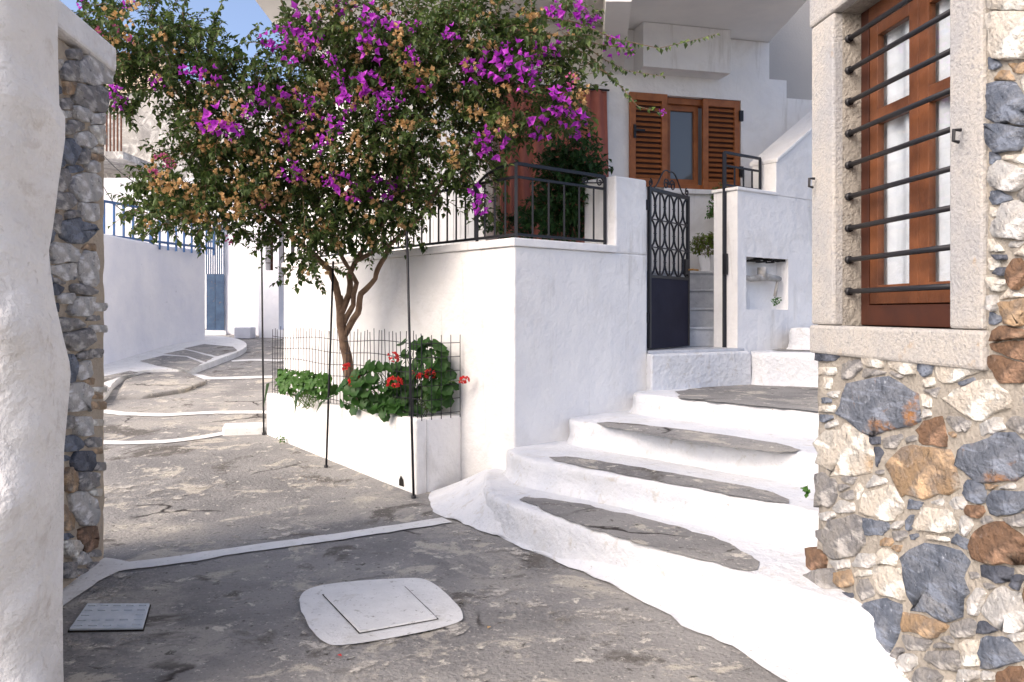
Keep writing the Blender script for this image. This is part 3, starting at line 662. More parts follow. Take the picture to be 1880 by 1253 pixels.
def build_stones(grow, gap, lims=()):            # every stone grows until it meets its neighbours across a mortar joint
    for (cx, cy, w, h, key, p0, d, nrm, parent, proud) in PLACED:
        e = .24; poly = []
        for i in range(20):
            a = 2 * math.pi * i / 20; ca, sa = math.cos(a), math.sin(a)
            poly.append((cx + math.copysign(abs(ca) ** e, ca) * w / 2 * grow, cy + math.copysign(abs(sa) ** e, sa) * h / 2 * grow))
        for (x, y, w2, h2, *_) in PLACED:
            L = math.hypot(x - cx, y - cy)
            if L < 1 or abs(x - cx) > (w + w2) * .8 or abs(y - cy) > (h + h2) * .8: continue
            ux, uy = (x - cx) / L, (y - cy) / L
            r1 = 1 / max(abs(ux) / (w / 2), abs(uy) / (h / 2)); r2 = 1 / max(abs(ux) / (w2 / 2), abs(uy) / (h2 / 2))
            tw_ = random.Random(int(cx * 7 + x * 7 + cy + y)).uniform(-.22, .22)
            vx, vy = ux * math.cos(tw_) - uy * math.sin(tw_), ux * math.sin(tw_) + uy * math.cos(tw_)
            q = clip(poly, cx + ux * L * r1 / (r1 + r2), cy + uy * L * r1 / (r1 + r2), vx, vy, -gap)
            if len(q) > 3: poly = q
        for l_ in lims:
            if l_[5](cx, cy): poly = clip(poly, *l_[:5]) or poly
        res = []                                  # even outline with slightly ragged edges
        per = sum(math.dist(poly[i], poly[(i + 1) % len(poly)]) for i in range(len(poly))); stp = per / 18; acc = 0
        for i in range(len(poly)):
            a, b = poly[i], poly[(i + 1) % len(poly)]; L = math.dist(a, b)
            while acc < L:
                t = acc / L; res.append((a[0] + (b[0] - a[0]) * t, a[1] + (b[1] - a[1]) * t)); acc += stp
            acc -= L
        amp = min(w, h) * .06
        pts = [plane_hit(x + random.uniform(-amp, amp), y + random.uniform(-amp, amp), p0, d) for x, y in res]
        c0 = sum(pts, Vector()) / len(pts)
        if parent.name.startswith('stone_house'): proud += .16 * max(0, .55 - c0.z) ** 2
        me, c = stone_mesh(pts, nrm, ST[key], proud)
        o = put('stone', me, parent); o.location = c
    PLACED.clear()

# right-hand stone house: plane from the far corner towards the camera
SP = Vector((1.575, 4.26, 0)); SD = Vector((.0995, -.995, 0)); SN = Vector((-.995, -.0995, 0))
shs = thing('stone_house', 'rubble stone house with barred wooden window in dressed stone surround', 'house')
s_of = lambda px: (plane_hit(px, 600, SP, SD) - SP).dot(SD)
w0, w1 = s_of(1536), s_of(1750); zw0, zw1 = 1.535, 3.075
m = MB(); m.wall(SP - SN * .03, SD, 6.0, .5, -.3, 5.6, [(w0, w1, zw0, zw1)])
def skin(p0, d, nrm, length, z0, z1, hole, amp, flare=0):
    k = MB(); st_ = .045; ns, nz = int(length / st_), int((z1 - z0) / st_); idx = {}
    def V(i, j):
        if (i, j) not in idx:
            s, z = i * length / ns, z0 + j * (z1 - z0) / nz
            p = p0 + d * s + Vector((0, 0, z)); h = -.001 + amp * noise.noise(p * 9) + amp * .5 * noise.noise(p * 25)
            if flare: h += flare * max(0, .55 - z) ** 2 * (1 + .6 * noise.noise(p * 4))
            if i == 0 or j == 0 or i == ns or j == nz: h = -.05
            idx[(i, j)] = len(k.v); k.v.append(tuple(p + nrm * h))
        return idx[(i, j)]
    for i in range(ns):
        for j in range(nz):
            s, z = (i + .5) * length / ns, z0 + (j + .5) * (z1 - z0) / nz
            if hole and hole[0] - .02 < s < hole[1] + .02 and hole[2] - .02 < z < hole[3] + .02: continue
            k.f.append((V(i, j), V(i + 1, j), V(i + 1, j + 1), V(i, j + 1)))
    return k
wb = m.build('wall_core', M['mortar_pale'], shs)
sk = skin(SP, SD, SN, 4.2, -.1, 5.6, (w0 - .1, w1 + .1, zw0 - .05, zw1 + .1), .007, .16)
wallm = sk.build('wall_mortar', M['mortar_pale'], shs, smooth=True)
c8 = lambda x, y: (1400 + .521 * x, 600 + .521 * y); c7 = lambda x, y: (1430 + .511 * x, .511 * y)
S8 = [(245,102,105,30,'d'),(405,118,75,55,'w'),(490,135,105,50,'w'),(578,142,50,55,'b'),(695,150,155,72,'w'),(885,60,130,90,'r'),(875,150,150,75,'r'),(415,270,295,200,'x'),(770,260,320,125,'w'),(605,380,105,95,'r'),
(290,440,225,170,'w'),(405,400,40,30,'d'),(410,457,28,58,'d'),(570,515,262,200,'o'),(830,465,290,190,'x'),(425,615,190,115,'w'),(225,575,90,90,'g'),(755,580,75,65,'b'),(870,620,135,95,'b'),(615,685,160,95,'w'),(400,703,120,48,'b'),
(280,745,230,130,'g'),(440,760,50,25,'o'),(840,770,185,145,'r'),(622,890,232,290,'b'),(425,1050,150,180,'b'),(825,870,110,65,'d'),(870,1000,165,150,'p'),(450,890,110,120,'w'),(290,885,75,50,'o'),(200,825,60,70,'r'),
(580,1055,165,75,'o'),(840,1150,175,100,'b'),(650,1170,130,65,'g'),(745,1150,80,75,'w'),(300,970,50,50,'d'),(240,160,60,28,'w'),(235,195,30,36,'w'),(230,262,30,20,'b'),(235,290,50,28,'w'),(232,320,40,25,'b'),(590,200,40,34,'w'),(585,262,34,38,'w'),
(585,305,30,28,'p'),(755,650,60,36,'r'),(905,905,40,50,'d'),(795,1060,60,36,'d'),(440,820,60,60,'w'),(520,690,25,45,'b'),(715,705,40,60,'p'),(700,760,50,45,'b'),(880,1240,110,80,'r'),(520,1190,90,60,'p'),(600,1240,110,60,'g'),(760,960,40,90,'p'),
(370,920,50,80,'g'),(260,1060,60,60,'g'),(330,1090,50,60,'p'),(345,585,30,70,'w')]
S7 = [(840,5,120,70,'w'),(845,130,125,170,'w'),(830,365,125,150,'b'),(830,500,120,100,'b'),(830,630,125,95,'p'),(848,800,112,140,'p'),(800,925,35,15,'d'),(805,978,30,25,'d'),(795,1022,50,40,'w'),(868,985,45,110,'r'),(852,1115,80,85,'o'),(840,1215,100,70,'r'),(782,1090,25,48,'p')]
for (x, y, w, h, k) in S8:
    px, py = c8(x, y); add_stone(px, py, w * .521, h * .521, k, SP, SD, SN, shs, random.uniform(.008, .016))
for (x, y, w, h, k) in S7:
    px, py = c7(x, y); add_stone(px, py, w * .511, h * .511, k, SP, SD, SN, shs, .025)
for py0 in range(-60, 1500, 105):                # the wall goes on towards the camera, outside the picture
    for px0 in range(1960, 2700, 170):
        add_stone(px0 + random.uniform(-25, 25), py0 + random.uniform(-12, 12), random.uniform(95, 150), random.uniform(55, 88), random.choice('bbwwpgorx'), SP, SD, SN, shs)
# foot stones at the corner
for (px, py, w, h, k) in ((1512, 1075, 50, 60, 'g'), (1540, 1125, 50, 40, 'd')):
    add_stone(px, py, w, h, k, SP + SN * .03, SD, SN, shs, .05)

def fill_stones(x0, x1, y0, y1, n, keys, p0, d, nrm, parent, smin, smax):   # small stones packed between the large ones
    k = 0
    for _ in range(6000):
        if k >= n: break
        f = 1 - _ / 6000; w = smin + (smax - smin) * f * random.uniform(.6, 1); h = w * random.uniform(.35, .65); x, y = random.uniform(x0, x1), random.uniform(y0, y1)
        if any(max(abs(x - q[0]) / ((w + q[2]) / 2), abs(y - q[1]) / ((h + q[3]) / 2)) < .9 for q in PLACED): continue
        add_stone(x, y, w, h, random.choice(keys), p0, d, nrm, parent, random.uniform(.006, .012)); k += 1
fill_stones(1522, 1890, 668, 1270, 75, 'pggpgwob', SP, SD, SN, shs, 20, 62)
fill_stones(1822, 1890, 0, 660, 14, 'wwpgbo', SP, SD, SN, shs, 20, 50)
build_stones(1.3, 2.2, ((1499, 0, -1, 0, 0, lambda x, y: x < 1700 and y < 1000), (1819, 0, -1, 0, 0, lambda x, y: x > 1800 and y < 655)))
# dressed stone surround
def sbox(s0, s1, za, zb_, out, dep, name, mt, parent, bev=.01):
    m = MB(); m.box(SP + SD * s0 + SN * out + Vector((0, 0, za)), SD * (s1 - s0), -SN * (out + dep), (0, 0, zb_ - za)); return m.build(name, M[mt], parent, bevel=bev)
jl, jr = .004, s_of(1813)
sbox(jl, w0, zw0 + .003, zw1 + .002, .018, .2, 'jamb_stone', 'jamb', shs, .012)
sbox(w1, jr, zw0 + .003, zw1 + .002, .018, .2, 'jamb_stone', 'jamb', shs, .012)
sbox(jl - .01, jr + .01, zw0 - .145, zw0, .026, .2, 'sill_stone', 'jamb', shs, .014)
sbox(jl - .02, jr + .05, zw1 + .006, zw1 + .24, .022, .2, 'lintel_stone', 'jamb', shs, .014)
for i in range(9):
    z = EYE + (HY - (75 + i * 57.6)) * 4.05 / FPX
    a = SP + SD * (w0 - .03) - SN * .06; b = SP + SD * (w1 + .03) - SN * .06
    m = MB(); m.tube([V3(a, z), V3(b, z)], .0125, 8); o = m.build('window_bar', M['iron'], shs, smooth=True)
    m = MB(); m.tube([V3(a + SD * .03, z), V3(a + SD * .048, z)], .02, 8); m.build('collar', M['iron'], o, smooth=True)
for s_, z in ((w0 - .17, 1.6 + 245 * 4.2 / 1500), (w1 + .09, 1.6 + 333 * 3.05 / 1500)):
    m = MB(); b = SP + SD * s_ + SN * .03; m.tube([V3(b, z), V3(b + SN * .028, z), V3(b + SN * .03, z - .04), V3(b + SN * .008, z - .045)], .007, 6); m.build('hook', M['iron'], shs)
ww = sbox(w0 + .001, w0 + .07, zw0 + .003, zw1, -.125, .2, 'window', 'wood_dark_shaded', shs, .003)  # left frame coloured darker: the shade of the reveal is put into its wood
sbox(w1 - .05, w1 - .001, zw0 + .003, zw1, -.125, .2, 'frame', 'wood', ww, .003); sbox(w0 + .07, w1 - .05, zw0 + .003, zw0 + .10, -.12, .2, 'bottom_rail', 'wood_dark_shaded', ww, .003); sbox(w0 + .07, w1 - .05, zw1 - .08, zw1, -.125, .2, 'top_rail', 'wood', ww, .003)
mid = (w0 + w1) / 2 + .02
for (a, b) in ((w0 + .072, mid - .002), (mid + .002, w1 - .052)):
    z0_, z1_ = zw0 + .105, zw1 - .083
    for (s0, s1_, za, zb_) in ((a, a + .07, z0_, z1_), (b - .07, b, z0_, z1_), (a + .07, b - .07, z0_, z0_ + .09), (a + .07, b - .07, z1_ - .07, z1_), (a + .07, b - .07, z0_ + .86, z0_ + .93)):
        sbox(s0, s1_, za, zb_, -.13, .165, 'sash', 'wood', ww, .004)
    m = MB(); N = 24
    for j in range(2):
        for i in range(N + 1):
            u = i / N; m.v.append(tuple(SP + SD * (a + .02 + (b - a - .04) * u) - SN * (.185 + .014 * math.sin(u * 19 + math.sin(u * 7))) + Vector((0, 0, z0_ + .05 if j == 0 else z1_))))
    m.f = [(i, i + 1, N + 2 + i, N + 1 + i) for i in range(N)]; m.build('lace_curtain', M['lace'], ww, smooth=True)
    m = MB(); m.box(SP + SD * (a + .065) - SN * .148 + Vector((0, 0, z0_ + .08)), SD * (b - a - .13), -SN * .004, (0, 0, z1_ - z0_ - .14)); m.build('pane', M['pane'], ww)
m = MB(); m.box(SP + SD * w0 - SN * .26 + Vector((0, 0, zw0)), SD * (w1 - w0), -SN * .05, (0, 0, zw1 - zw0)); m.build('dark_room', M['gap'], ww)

# left-hand stone wall and its coping
QP = Vector((-2.66, 5.36, 0)); QD = Vector((.10, -.9, 0)).normalized(); QN = Vector((-QD.y, QD.x, 0)) * -1
if QN.x < 0: QN = -QN
lw = thing('rubble_wall', 'bare rubble stone wall with white coping behind the plastered wall end', 'wall')
m = MB(); m.wall(QP - QN * .0, QD, 2.1, -.5 if QN.x > 0 else .5, -.2, 3.2, [])
core = MB(); core.box(QP - QN * .035 + Vector((0, 0, -.2)), QD * 2.1, -QN * .5, (0, 0, 3.4)); core.build('wall_core', M['mortar'], lw)
sk = skin(QP, QD, QN, 2.1, -.1, 3.2, None, .010); 
if QN.dot(Vector((0,0,1)).cross(QD)) > 0: sk.f = [f[::-1] for f in sk.f]
sk.build('wall_mortar', M['mortar'], lw, smooth=True)
cpm = MB(); cpm.box(QP + QN * .05 - QD * .05 + Vector((0, 0, 3.19)), QD * 2.2, -QN * .6, (0, 0, .16)); cpm.build('coping', M['white_rough'], lw, bevel=.02)
LS = [(132,102,20,20,'g'),(126,129,27,50,'b'),(169,134,55,57,'p'),(123,159,18,25,'o'),(162,177,55,58,'b'),(119,191,17,17,'g'),(147,209,37,25,'p'),(176,219,23,20,'p'),(137,231,22,18,'b'),(117,238,20,17,'g'),(176,246,25,33,'w'),(157,258,45,28,'p'),
(124,278,37,47,'b'),(151,285,20,27,'g'),(166,305,23,20,'p'),(104,300,12,17,'b'),(110,328,28,43,'b'),(152,345,48,48,'p'),(114,368,38,28,'g'),(159,389,30,30,'p'),(129,394,20,14,'g'),(138,422,60,44,'b'),(96,410,24,32,'b'),(112,466,46,34,'p'),(156,490,34,58,'p'),
(112,498,46,28,'p'),(98,531,28,18,'d'),(146,531,42,18,'g'),(118,548,24,16,'p'),(146,563,42,30,'p'),(92,565,20,14,'d'),(124,597,42,22,'g'),(134,625,58,36,'b'),(118,677,34,50,'b'),(150,653,28,14,'g'),(152,680,24,34,'p'),(136,727,54,46,'p'),(148,783,28,30,'p'),(120,775,18,20,'b'),
(128,815,34,26,'b'),(150,847,36,32,'d'),(155,884,32,30,'g'),(122,880,20,40,'o'),(150,935,42,56,'p'),(120,950,22,44,'o'),(128,1007,32,28,'w'),(160,990,30,40,'r'),(120,1047,24,24,'g'),(146,1025,24,20,'p')]
for i, (x, y, w, h, k) in enumerate(LS): add_stone(x, y, w, h, 'g' if k == 'b' and i % 3 else k, QP, QD, QN, lw, random.uniform(.015, .035))
fill_stones(95, 182, 100, 1060, 40, 'ggpbow', QP, QD, QN, lw, 10, 28)
for y in range(60, 1100, 46):                    # the hidden stretch behind the plastered wall
    for x in (30, 70): add_stone(x + random.uniform(-8, 8), y, 34, 32, random.choice('bgpd'), QP, QD, QN, lw)
build_stones(1.22, 1.0)

# near plastered wall end: lumpy surface
m = MB(); nz_, ns_ = 110, 70
prof = [(-3.6, 2.95)] + [(-3.2 + i * .06, 2.95) for i in range(26)]
cx_ = -1.62; outl = [(x - .15, y) for x, y in [(-4.2, 2.9), (-3.4, 2.88), (-2.6, 2.86), (-2.2, 2.85), (-1.95, 2.85), (-1.80, 2.86), (-1.70, 2.90), (-1.645, 2.96), (-1.62, 3.04), (-1.625, 3.14), (-1.66, 3.3), (-1.8, 3.5), (-2.6, 3.6), (-4.2, 3.6)]]
fine = []
for i in range(len(outl) - 1):
    a, b = Vector((*outl[i], 0)), Vector((*outl[i + 1], 0)); k = max(1, int((b - a).length / .05))
    fine += [a.lerp(b, j / k) for j in range(k)]
fine.append(Vector((*outl[-1], 0))); n_ = len(fine); zs = [-.1 + i * .05 for i in range(72)]
for z in zs:
    lean = (-.03 if z > 2.4 else 0) + .045 * noise.noise(Vector((0, 0, z * 1.1))) + (.03 * max(0, 1 - abs(z - 1.35) / .3)) - (.075 * max(0, 1 - abs(z - 1.85) / .45))
    for p in fine:
        q = Vector((p.x, p.y, z)); s = .11 * noise.noise(q * 2.1) + .065 * noise.noise(q * 5) + .014 * noise.noise(q * 13) + .006 * noise.noise(q * 30)
        m.v.append((q.x + lean * .8 + s * .5, q.y - s, z))
m.f = [(j * n_ + i, j * n_ + i + 1, (j + 1) * n_ + i + 1, (j + 1) * n_ + i) for j in range(len(zs) - 1) for i in range(n_ - 1)]
m.f.append(tuple((len(zs) - 1) * n_ + i for i in range(n_)))
pw_ = m.build('plastered_wall', M['white_rough'], smooth=True, label='lumpy old whitewashed wall end close to the camera', category='wall')

# ------------------------------------------------------------------ far end of the alley
m = MB(); base = [G(*p) for p in [(60, 715), (160, 692), (230, 668), (300, 646), (345, 637), (378, 631)]]
fr = []
for i in range(len(base) - 1): fr += [base[i].lerp(base[i + 1], j / 5) for j in range(5)]
fr.append(base[-1]); n_ = len(fr)
bk = [Vector((p.x - .9, p.y + .35, 0)) for p in fr]
m.add([(p.x, p.y, gz(p.y) - .2) for p in fr] + [(p.x, p.y, 2.96) for p in fr] + [(p.x, p.y, 2.96) for p in bk] + [(p.x, p.y, 0) for p in bk],
      [f for i in range(n_ - 1) for f in ((i, i + 1, n_ + i + 1, n_ + i), (n_ + i, n_ + i + 1, 2 * n_ + i + 1, 2 * n_ + i), (2 * n_ + i, 2 * n_ + i + 1, 3 * n_ + i + 1, 3 * n_ + i))] + [(n_ - 1, 4 * n_ - 1, 3 * n_ - 1, 2 * n_ - 1)])
m.build('garden_wall', M['far_white'], bevel=.05, seg=3, label='smooth white garden wall curving along the far alley', category='wall')
br = thing('blue_railing', 'blue painted metal railing above the curved white wall', 'railing')
r0, r1 = W(172, 378, 14.6), W(392, 382, 17.9); r0.z = r1.z = 3.62
for z, nm in ((3.62, 'top_rail'), (3.0, 'bottom_rail')): bar(V3(r0, z), V3(r1, z), nm, .022, br).data.materials[0] = M['blue']
for i in range(15):
    p = r0.lerp(r1, i / 14); bar(V3(p, 2.85), V3(p, 3.62), 'baluster', .028 if i % 6 == 0 else .017, br).data.materials[0] = M['blue']
bgt = thing('blue_gate', 'faded blue metal gate at the end of the curved white wall', 'gate')
a, b = W(379, 610, 19.6), W(411, 610, 19.6); dd = (b - a); z0 = gz(19.6) + .1
m = MB(); m.box(V3(a, z0), dd * .49, (0, .04, 0), (0, 0, 1.35)); m.build('panel', M['bluegate'], bgt); m = MB(); m.box(V3(a + dd * .51, z0), dd * .49, (0, .04, 0), (0, 0, 1.35)); m.build('panel', M['bluegate'], bgt)
for i in range(9): bar(V3(a.lerp(b, i / 8), z0 + 1.35), V3(a.lerp(b, i / 8), 3.9), 'gate_bar', .012, bgt).data.materials[0] = M['bluegate']
bar(V3(a, 3.3), V3(b, 3.3), 'cross_rail', .025, bgt).data.materials[0] = M['bluegate']; bar(V3(a, 3.9), V3(b, 3.9), 'top_rail', .025, bgt).data.materials[0] = M['bluegate']
fw = thing('far_white_house', 'low white house behind the blue railing at the alley end', 'house')
m = MB(); m.prism([(-16, 21.0), (-6.1, 21.0), (-6.1, 26), (-16, 26)], 0, W(300, 327, 21).z); m.build('wall', M['far_white'], fw)
m = MB(); m.prism([(p.x, p.y) for p in (W(411, 600, 19.7), W(476, 600, 19.4), W(476, 600, 22), W(411, 600, 22))], .5, 5.4); m.build('pier', M['far_white'], fw, bevel=.03)
m = MB(); p = G(432, 622); m.box((p.x, p.y - .1, gz(p.y)), (.38, 0, 0), (0, .4, 0), (0, 0, .26)); m.build('meter_box', M['far_white'], fw, bevel=.02)
m = MB(); m.prism([(p.x, p.y) for p in (W(372, 600, 19.5), W(415, 600, 19.5), W(415, 600, 20.2), W(372, 600, 20.2))], .5, z0 - .01); m.build('door_step', M['far_white'], fw)
pv = thing('shaded_house', 'shaded lilac-white house with small dark barred window behind the terrace end', 'house')
m = MB(); a = W(476, 600, 19.0); m.wall((a.x, a.y), (.97, -.24), 5.0, .4, .4, 6.5, [(.16, .36, W(0, 497, 19).z, W(0, 430, 19).z), (.50, 1.2, 1.2, 4.0)]); m.build('wall', M['far_white'], pv)
m = MB(); m.box((a.x + .1, a.y + .2, 2.3), (1.3, -.32, 0), (0, .1, 0), (0, 0, 2.0)); m.build('shutter', M['wood_dark_shaded'], pv)
for i in range(4):
    z = 2.75 + i * .17; bar((a.x + .15, a.y - .02, z), (a.x + .37, a.y - .07, z), 'window_bar', .01, pv)
wt = thing('weathered_house', 'tall weathered grey house with rusty balcony rising behind the alley', 'house')
m = MB(); m.prism([(-17, 25), (-5.5, 25), (-5.5, 31), (-17, 31)], 0, W(0, 150, 25).z); m.build('wall', M['stain'], wt)
m = MB(); a = W(195, 175, 24.95); m.add([a, a + Vector((2.2, 0, .25)), a + Vector((1.6, 0, 1.3)), a + Vector((-.6, 0, 1.2))] + [p + Vector((0, .4, 0)) for p in (a, a + Vector((2.2, 0, .25)), a + Vector((1.6, 0, 1.3)), a + Vector((-.6, 0, 1.2)))], [(0, 1, 2, 3), (4, 7, 6, 5), (0, 4, 5, 1), (1, 5, 6, 2), (2, 6, 7, 3), (3, 7, 4, 0)]); m.build('gable', M['cream'], wt)
bc = W(226, 285, 22.5); m = MB(); m.box((bc.x - 2.0, bc.y, bc.z - .1), (2.0, 0, 0), (0, 2.5, 0), (0, 0, .2)); m.build('balcony_slab', M['stain'], wt)
for i in range(9):
    x = bc.x - .1 - i * .1; bar((x, bc.y + .1, bc.z + .1), (x, bc.y + .1, bc.z + 1.35), 'balcony_bar', .018, wt).data.materials[0] = M['rust']
bar((bc.x, bc.y + .1, bc.z + 1.35), (bc.x - 1.9, bc.y + .1, bc.z + 1.35), 'balcony_rail', .025, wt).data.materials[0] = M['rust']
for (pa, pb, lab) in ((W(180, 275, 21), W(300, 350, 20.5), 'thin black cable sagging past the weathered house'), (W(178, 320, 18), W(250, 395, 17.5), 'thin cable drooping towards the blue railing')):
    m = MB(); m.tube([pa.lerp(pb, t / 8) - Vector((0, 0, .25 * math.sin(math.pi * t / 8))) for t in range(9)], .012, 4); m.build('cable', M['cable'], label=lab, category='cable')

# ------------------------------------------------------------------ vegetation
def rnd_dir():
    while True:
        v = Vector((random.uniform(-1, 1), random.uniform(-1, 1), random.uniform(-1, 1)))
        if .05 < v.length < 1: return v.normalized()
def leaf(m, p, d, up, l, w, fold=.25):          # folded, pointed leaf blade
    d = d.normalized(); s = d.cross(up)
    if s.length < 1e-3: s = d.cross(Vector((1, 0, 0)))
    s.normalize(); u = s.cross(d)
    a = p + d * l * .38; o = len(m.v)
    m.v += [tuple(p), tuple(a + s * w / 2 + u * w * fold), tuple(p + d * l - u * l * .12), tuple(a - s * w / 2 + u * w * fold), tuple(a + d * l * .12)]
    m.f += [(o, o + 1, o + 4), (o + 1, o + 2, o + 4), (o + 2, o + 3, o + 4), (o + 3, o, o + 4)]
def spray(m, tw, p, d, n, ln, l0, droop=.5):
    d = d.normalized(); pts = [p]; q = Vector(p)
    for i in range(n):
        d = (d + Vector((0, 0, -droop / n)) + rnd_dir() * .12).normalized(); q = q + d * ln / n; pts.append(q.copy())
        for sg in ((1, -1) if random.random() < .55 else (random.choice((1, -1)),)):
            sd = d.cross(rnd_dir()).normalized(); l = l0 * random.uniform(.65, 1.2)
            leaf(m, q, sd + d * .5 + Vector((0, 0, -.25)), Vector((random.uniform(-.5, .5), random.uniform(-.6, .2), 1)), l, l * random.uniform(.55, .72))
    tw.tube([pts[0], pts[len(pts) // 2], pts[-1]], [.004, .003, .0015], 3, False)

BL = [(250, 55, 115, 62, 7.3), (180, 110, 60, 50, 7.2), (215, 165, 42, 30, 7.2), (330, 120, 95, 75, 7.3), (420, 205, 105, 90, 7.4), (340, 330, 85, 65, 7.4), (300, 385, 62, 40, 7.4), (405, 375, 105, 62, 7.5), (480, 300, 120, 105, 7.6),
      (570, 140, 95, 105, 7.6), (600, 365, 130, 72, 7.7), (640, 250, 140, 125, 7.6), (615, 60, 85, 60, 7.6), (720, 80, 100, 85, 7.6), (760, 220, 130, 115, 7.6), (825, 100, 115, 95, 7.5), (905, 55, 85, 55, 7.4), (935, 160, 95, 90, 7.4),
      (860, 280, 75, 50, 7.4), (940, 228, 52, 28, 7.3), (1010, 55, 60, 42, 7.3), (1045, 165, 45, 60, 7.2), (700, 385, 90, 50, 7.7), (550, 430, 62, 32, 7.7), (570, 485, 45, 22, 7.8), (780, 345, 45, 40, 7.6), (885, 350, 28, 45, 7.4), (640, 430, 80, 28, 7.8)]
tree = thing('bougainvillea_tree', 'large bougainvillea with purple flowers and tan dried bracts growing from the white planter', 'tree')
def front(px, py):
    best = None
    for (cx, cy, rx, ry, d) in BL:
        q = ((px - cx) / rx) ** 2 + ((py - cy) / ry) ** 2
        if q < 1:
            f = d - .62 * math.sqrt(1 - q) * (rx / 110) ** .5
            if best is None or f < best: best = f
    return best if best is not None else 7.35
lm, tw = MB(), MB()
areas = [b[2] * b[3] for b in BL]; tot = sum(areas)
for (cx, cy, rx, ry, d) in BL:
    k = int(4900 * rx * ry / tot); rd = .62 * (rx / 110) ** .5
    for _ in range(k):
        v = rnd_dir() * random.random() ** .42
        gap = noise.noise(Vector((cx + v.x * rx, cy + v.z * ry, v.y * 40)) * .022)
        if gap < -.30: continue
        p = W(cx + v.x * rx, cy - v.z * ry, d + v.y * rd)
        spray(lm, tw, p, v + Vector((0, -.15, .25)) + rnd_dir() * .6, random.randint(5, 9), random.uniform(.14, .28), .068, .8)
# free shoots
def shoot(px, n=22, l=.055, ld=.5):
    P = [W(*p) for p in px]; pts = []
    for i in range(len(P) - 1): pts += [P[i].lerp(P[i + 1], j / 6) for j in range(6)]
    pts.append(P[-1]); tw.tube(pts, [.006 * (1 - .8 * i / len(pts)) for i in range(len(pts))], 4, False)
    for i in range(n):
        t = (i + random.random() * .6) / n * (len(pts) - 1.01); a = pts[int(t)].lerp(pts[int(t) + 1], t % 1); s = l * random.uniform(.6, 1.1) * (1.1 - .5 * i / n)
        leaf(lm, a, Vector((random.uniform(-.4, .7), random.uniform(-.6, .6), random.uniform(-1, .25))), Vector((0, -1, .3)), s, s * .6)
for s in ([(960, 25, 7.3), (1060, 42, 7.2), (1130, 72, 7.1), (1210, 89, 7.05), (1270, 75, 7.0), (1318, 62, 7.0)], [(1000, 60, 7.3), (1060, 75, 7.2), (1110, 110, 7.15), (1150, 130, 7.1), (1222, 141, 7.05)], [(1020, 100, 7.3), (1070, 110, 7.2), (1115, 135, 7.1), (1145, 165, 7.1), (1170, 195, 7.0), (1215, 208, 7.0)],
          [(1040, 60, 7.2), (1090, 80, 7.15), (1150, 90, 7.1), (1162, 98, 7.1)], [(1020, 80, 7.2), (1080, 100, 7.2), (1130, 150, 7.1)], [(380, 80, 7.3), (395, 30, 7.3), (415, -10, 7.3)], [(340, 60, 7.3), (335, 20, 7.3), (345, -20, 7.3)], [(420, 130, 7.4), (440, 80, 7.4), (480, 40, 7.4)], [(440, 150, 7.4), (470, 100, 7.4), (490, 90, 7.4)],
          [(300, 390, 7.4), (260, 400, 7.4), (238, 432, 7.35)], [(560, 470, 7.8), (545, 500, 7.75), (570, 520, 7.75)], [(540, 60, 7.6), (520, 20, 7.6), (515, -15, 7.6)], [(250, 180, 7.2), (235, 215, 7.2)], [(640, 440, 7.8), (650, 470, 7.8)]):
    shoot(s, 46, .078)
lv = lm.build('leaves', M['leaf'], tree, kind='stuff'); tw.build('twigs', M['bark'], tree)
# trunk and limbs
TB = Vector((-1.64, 8.18, .45))
tm = MB()
def limb(px, r0, r1):
    P = [W(*p) for p in px]; pts = []
    for i in range(len(P) - 1):
        for j in range(4):
            q = P[i].lerp(P[i + 1], j / 4); pts.append(q + Vector((noise.noise(q * 5), noise.noise(q * 5 + Vector((5, 5, 5))), 0)) * .03)
    pts.append(P[-1]); k = len(pts)
    tm.tube(pts, [(r0 + (r1 - r0) * i / (k - 1)) * (1 + .12 * noise.noise(pts[i] * 8)) for i in range(k)], 9)
limb([(652, 735, 8.2), (640, 690, 8.2), (632, 640, 8.2), (625, 585, 8.2), (622, 545, 8.18)], .054, .042)
limb([(622, 560, 8.18), (618, 520, 8.1), (604, 495, 8.05), (575, 465, 7.95), (530, 430, 7.8), (480, 380, 7.6), (420, 300, 7.45), (350, 200, 7.35), (260, 90, 7.3)], .036, .010)
limb([(625, 575, 8.18), (642, 540, 8.2), (640, 505, 8.2), (655, 480, 8.15), (690, 460, 8.0), (640, 400, 7.8), (620, 300, 7.7), (610, 150, 7.6)], .036, .012)
limb([(630, 620, 8.2), (655, 575, 8.15), (662, 540, 8.1), (690, 512, 8.05), (700, 480, 8.0), (715, 452, 7.95), (770, 400, 7.8), (840, 300, 7.6), (920, 180, 7.45), (1000, 80, 7.35)], .035, .010)
limb([(628, 600, 8.2), (648, 560, 8.2), (652, 520, 8.15), (630, 470, 8.05), (612, 430, 7.9), (560, 350, 7.7), (520, 260, 7.6)], .03, .010)
limb([(655, 480, 8.15), (668, 455, 8.05), (690, 430, 7.95), (750, 330, 7.7), (760, 200, 7.6), (740, 90, 7.6)], .026, .010)
tk = tm.build('trunk', M['bark'], tree, smooth=True)
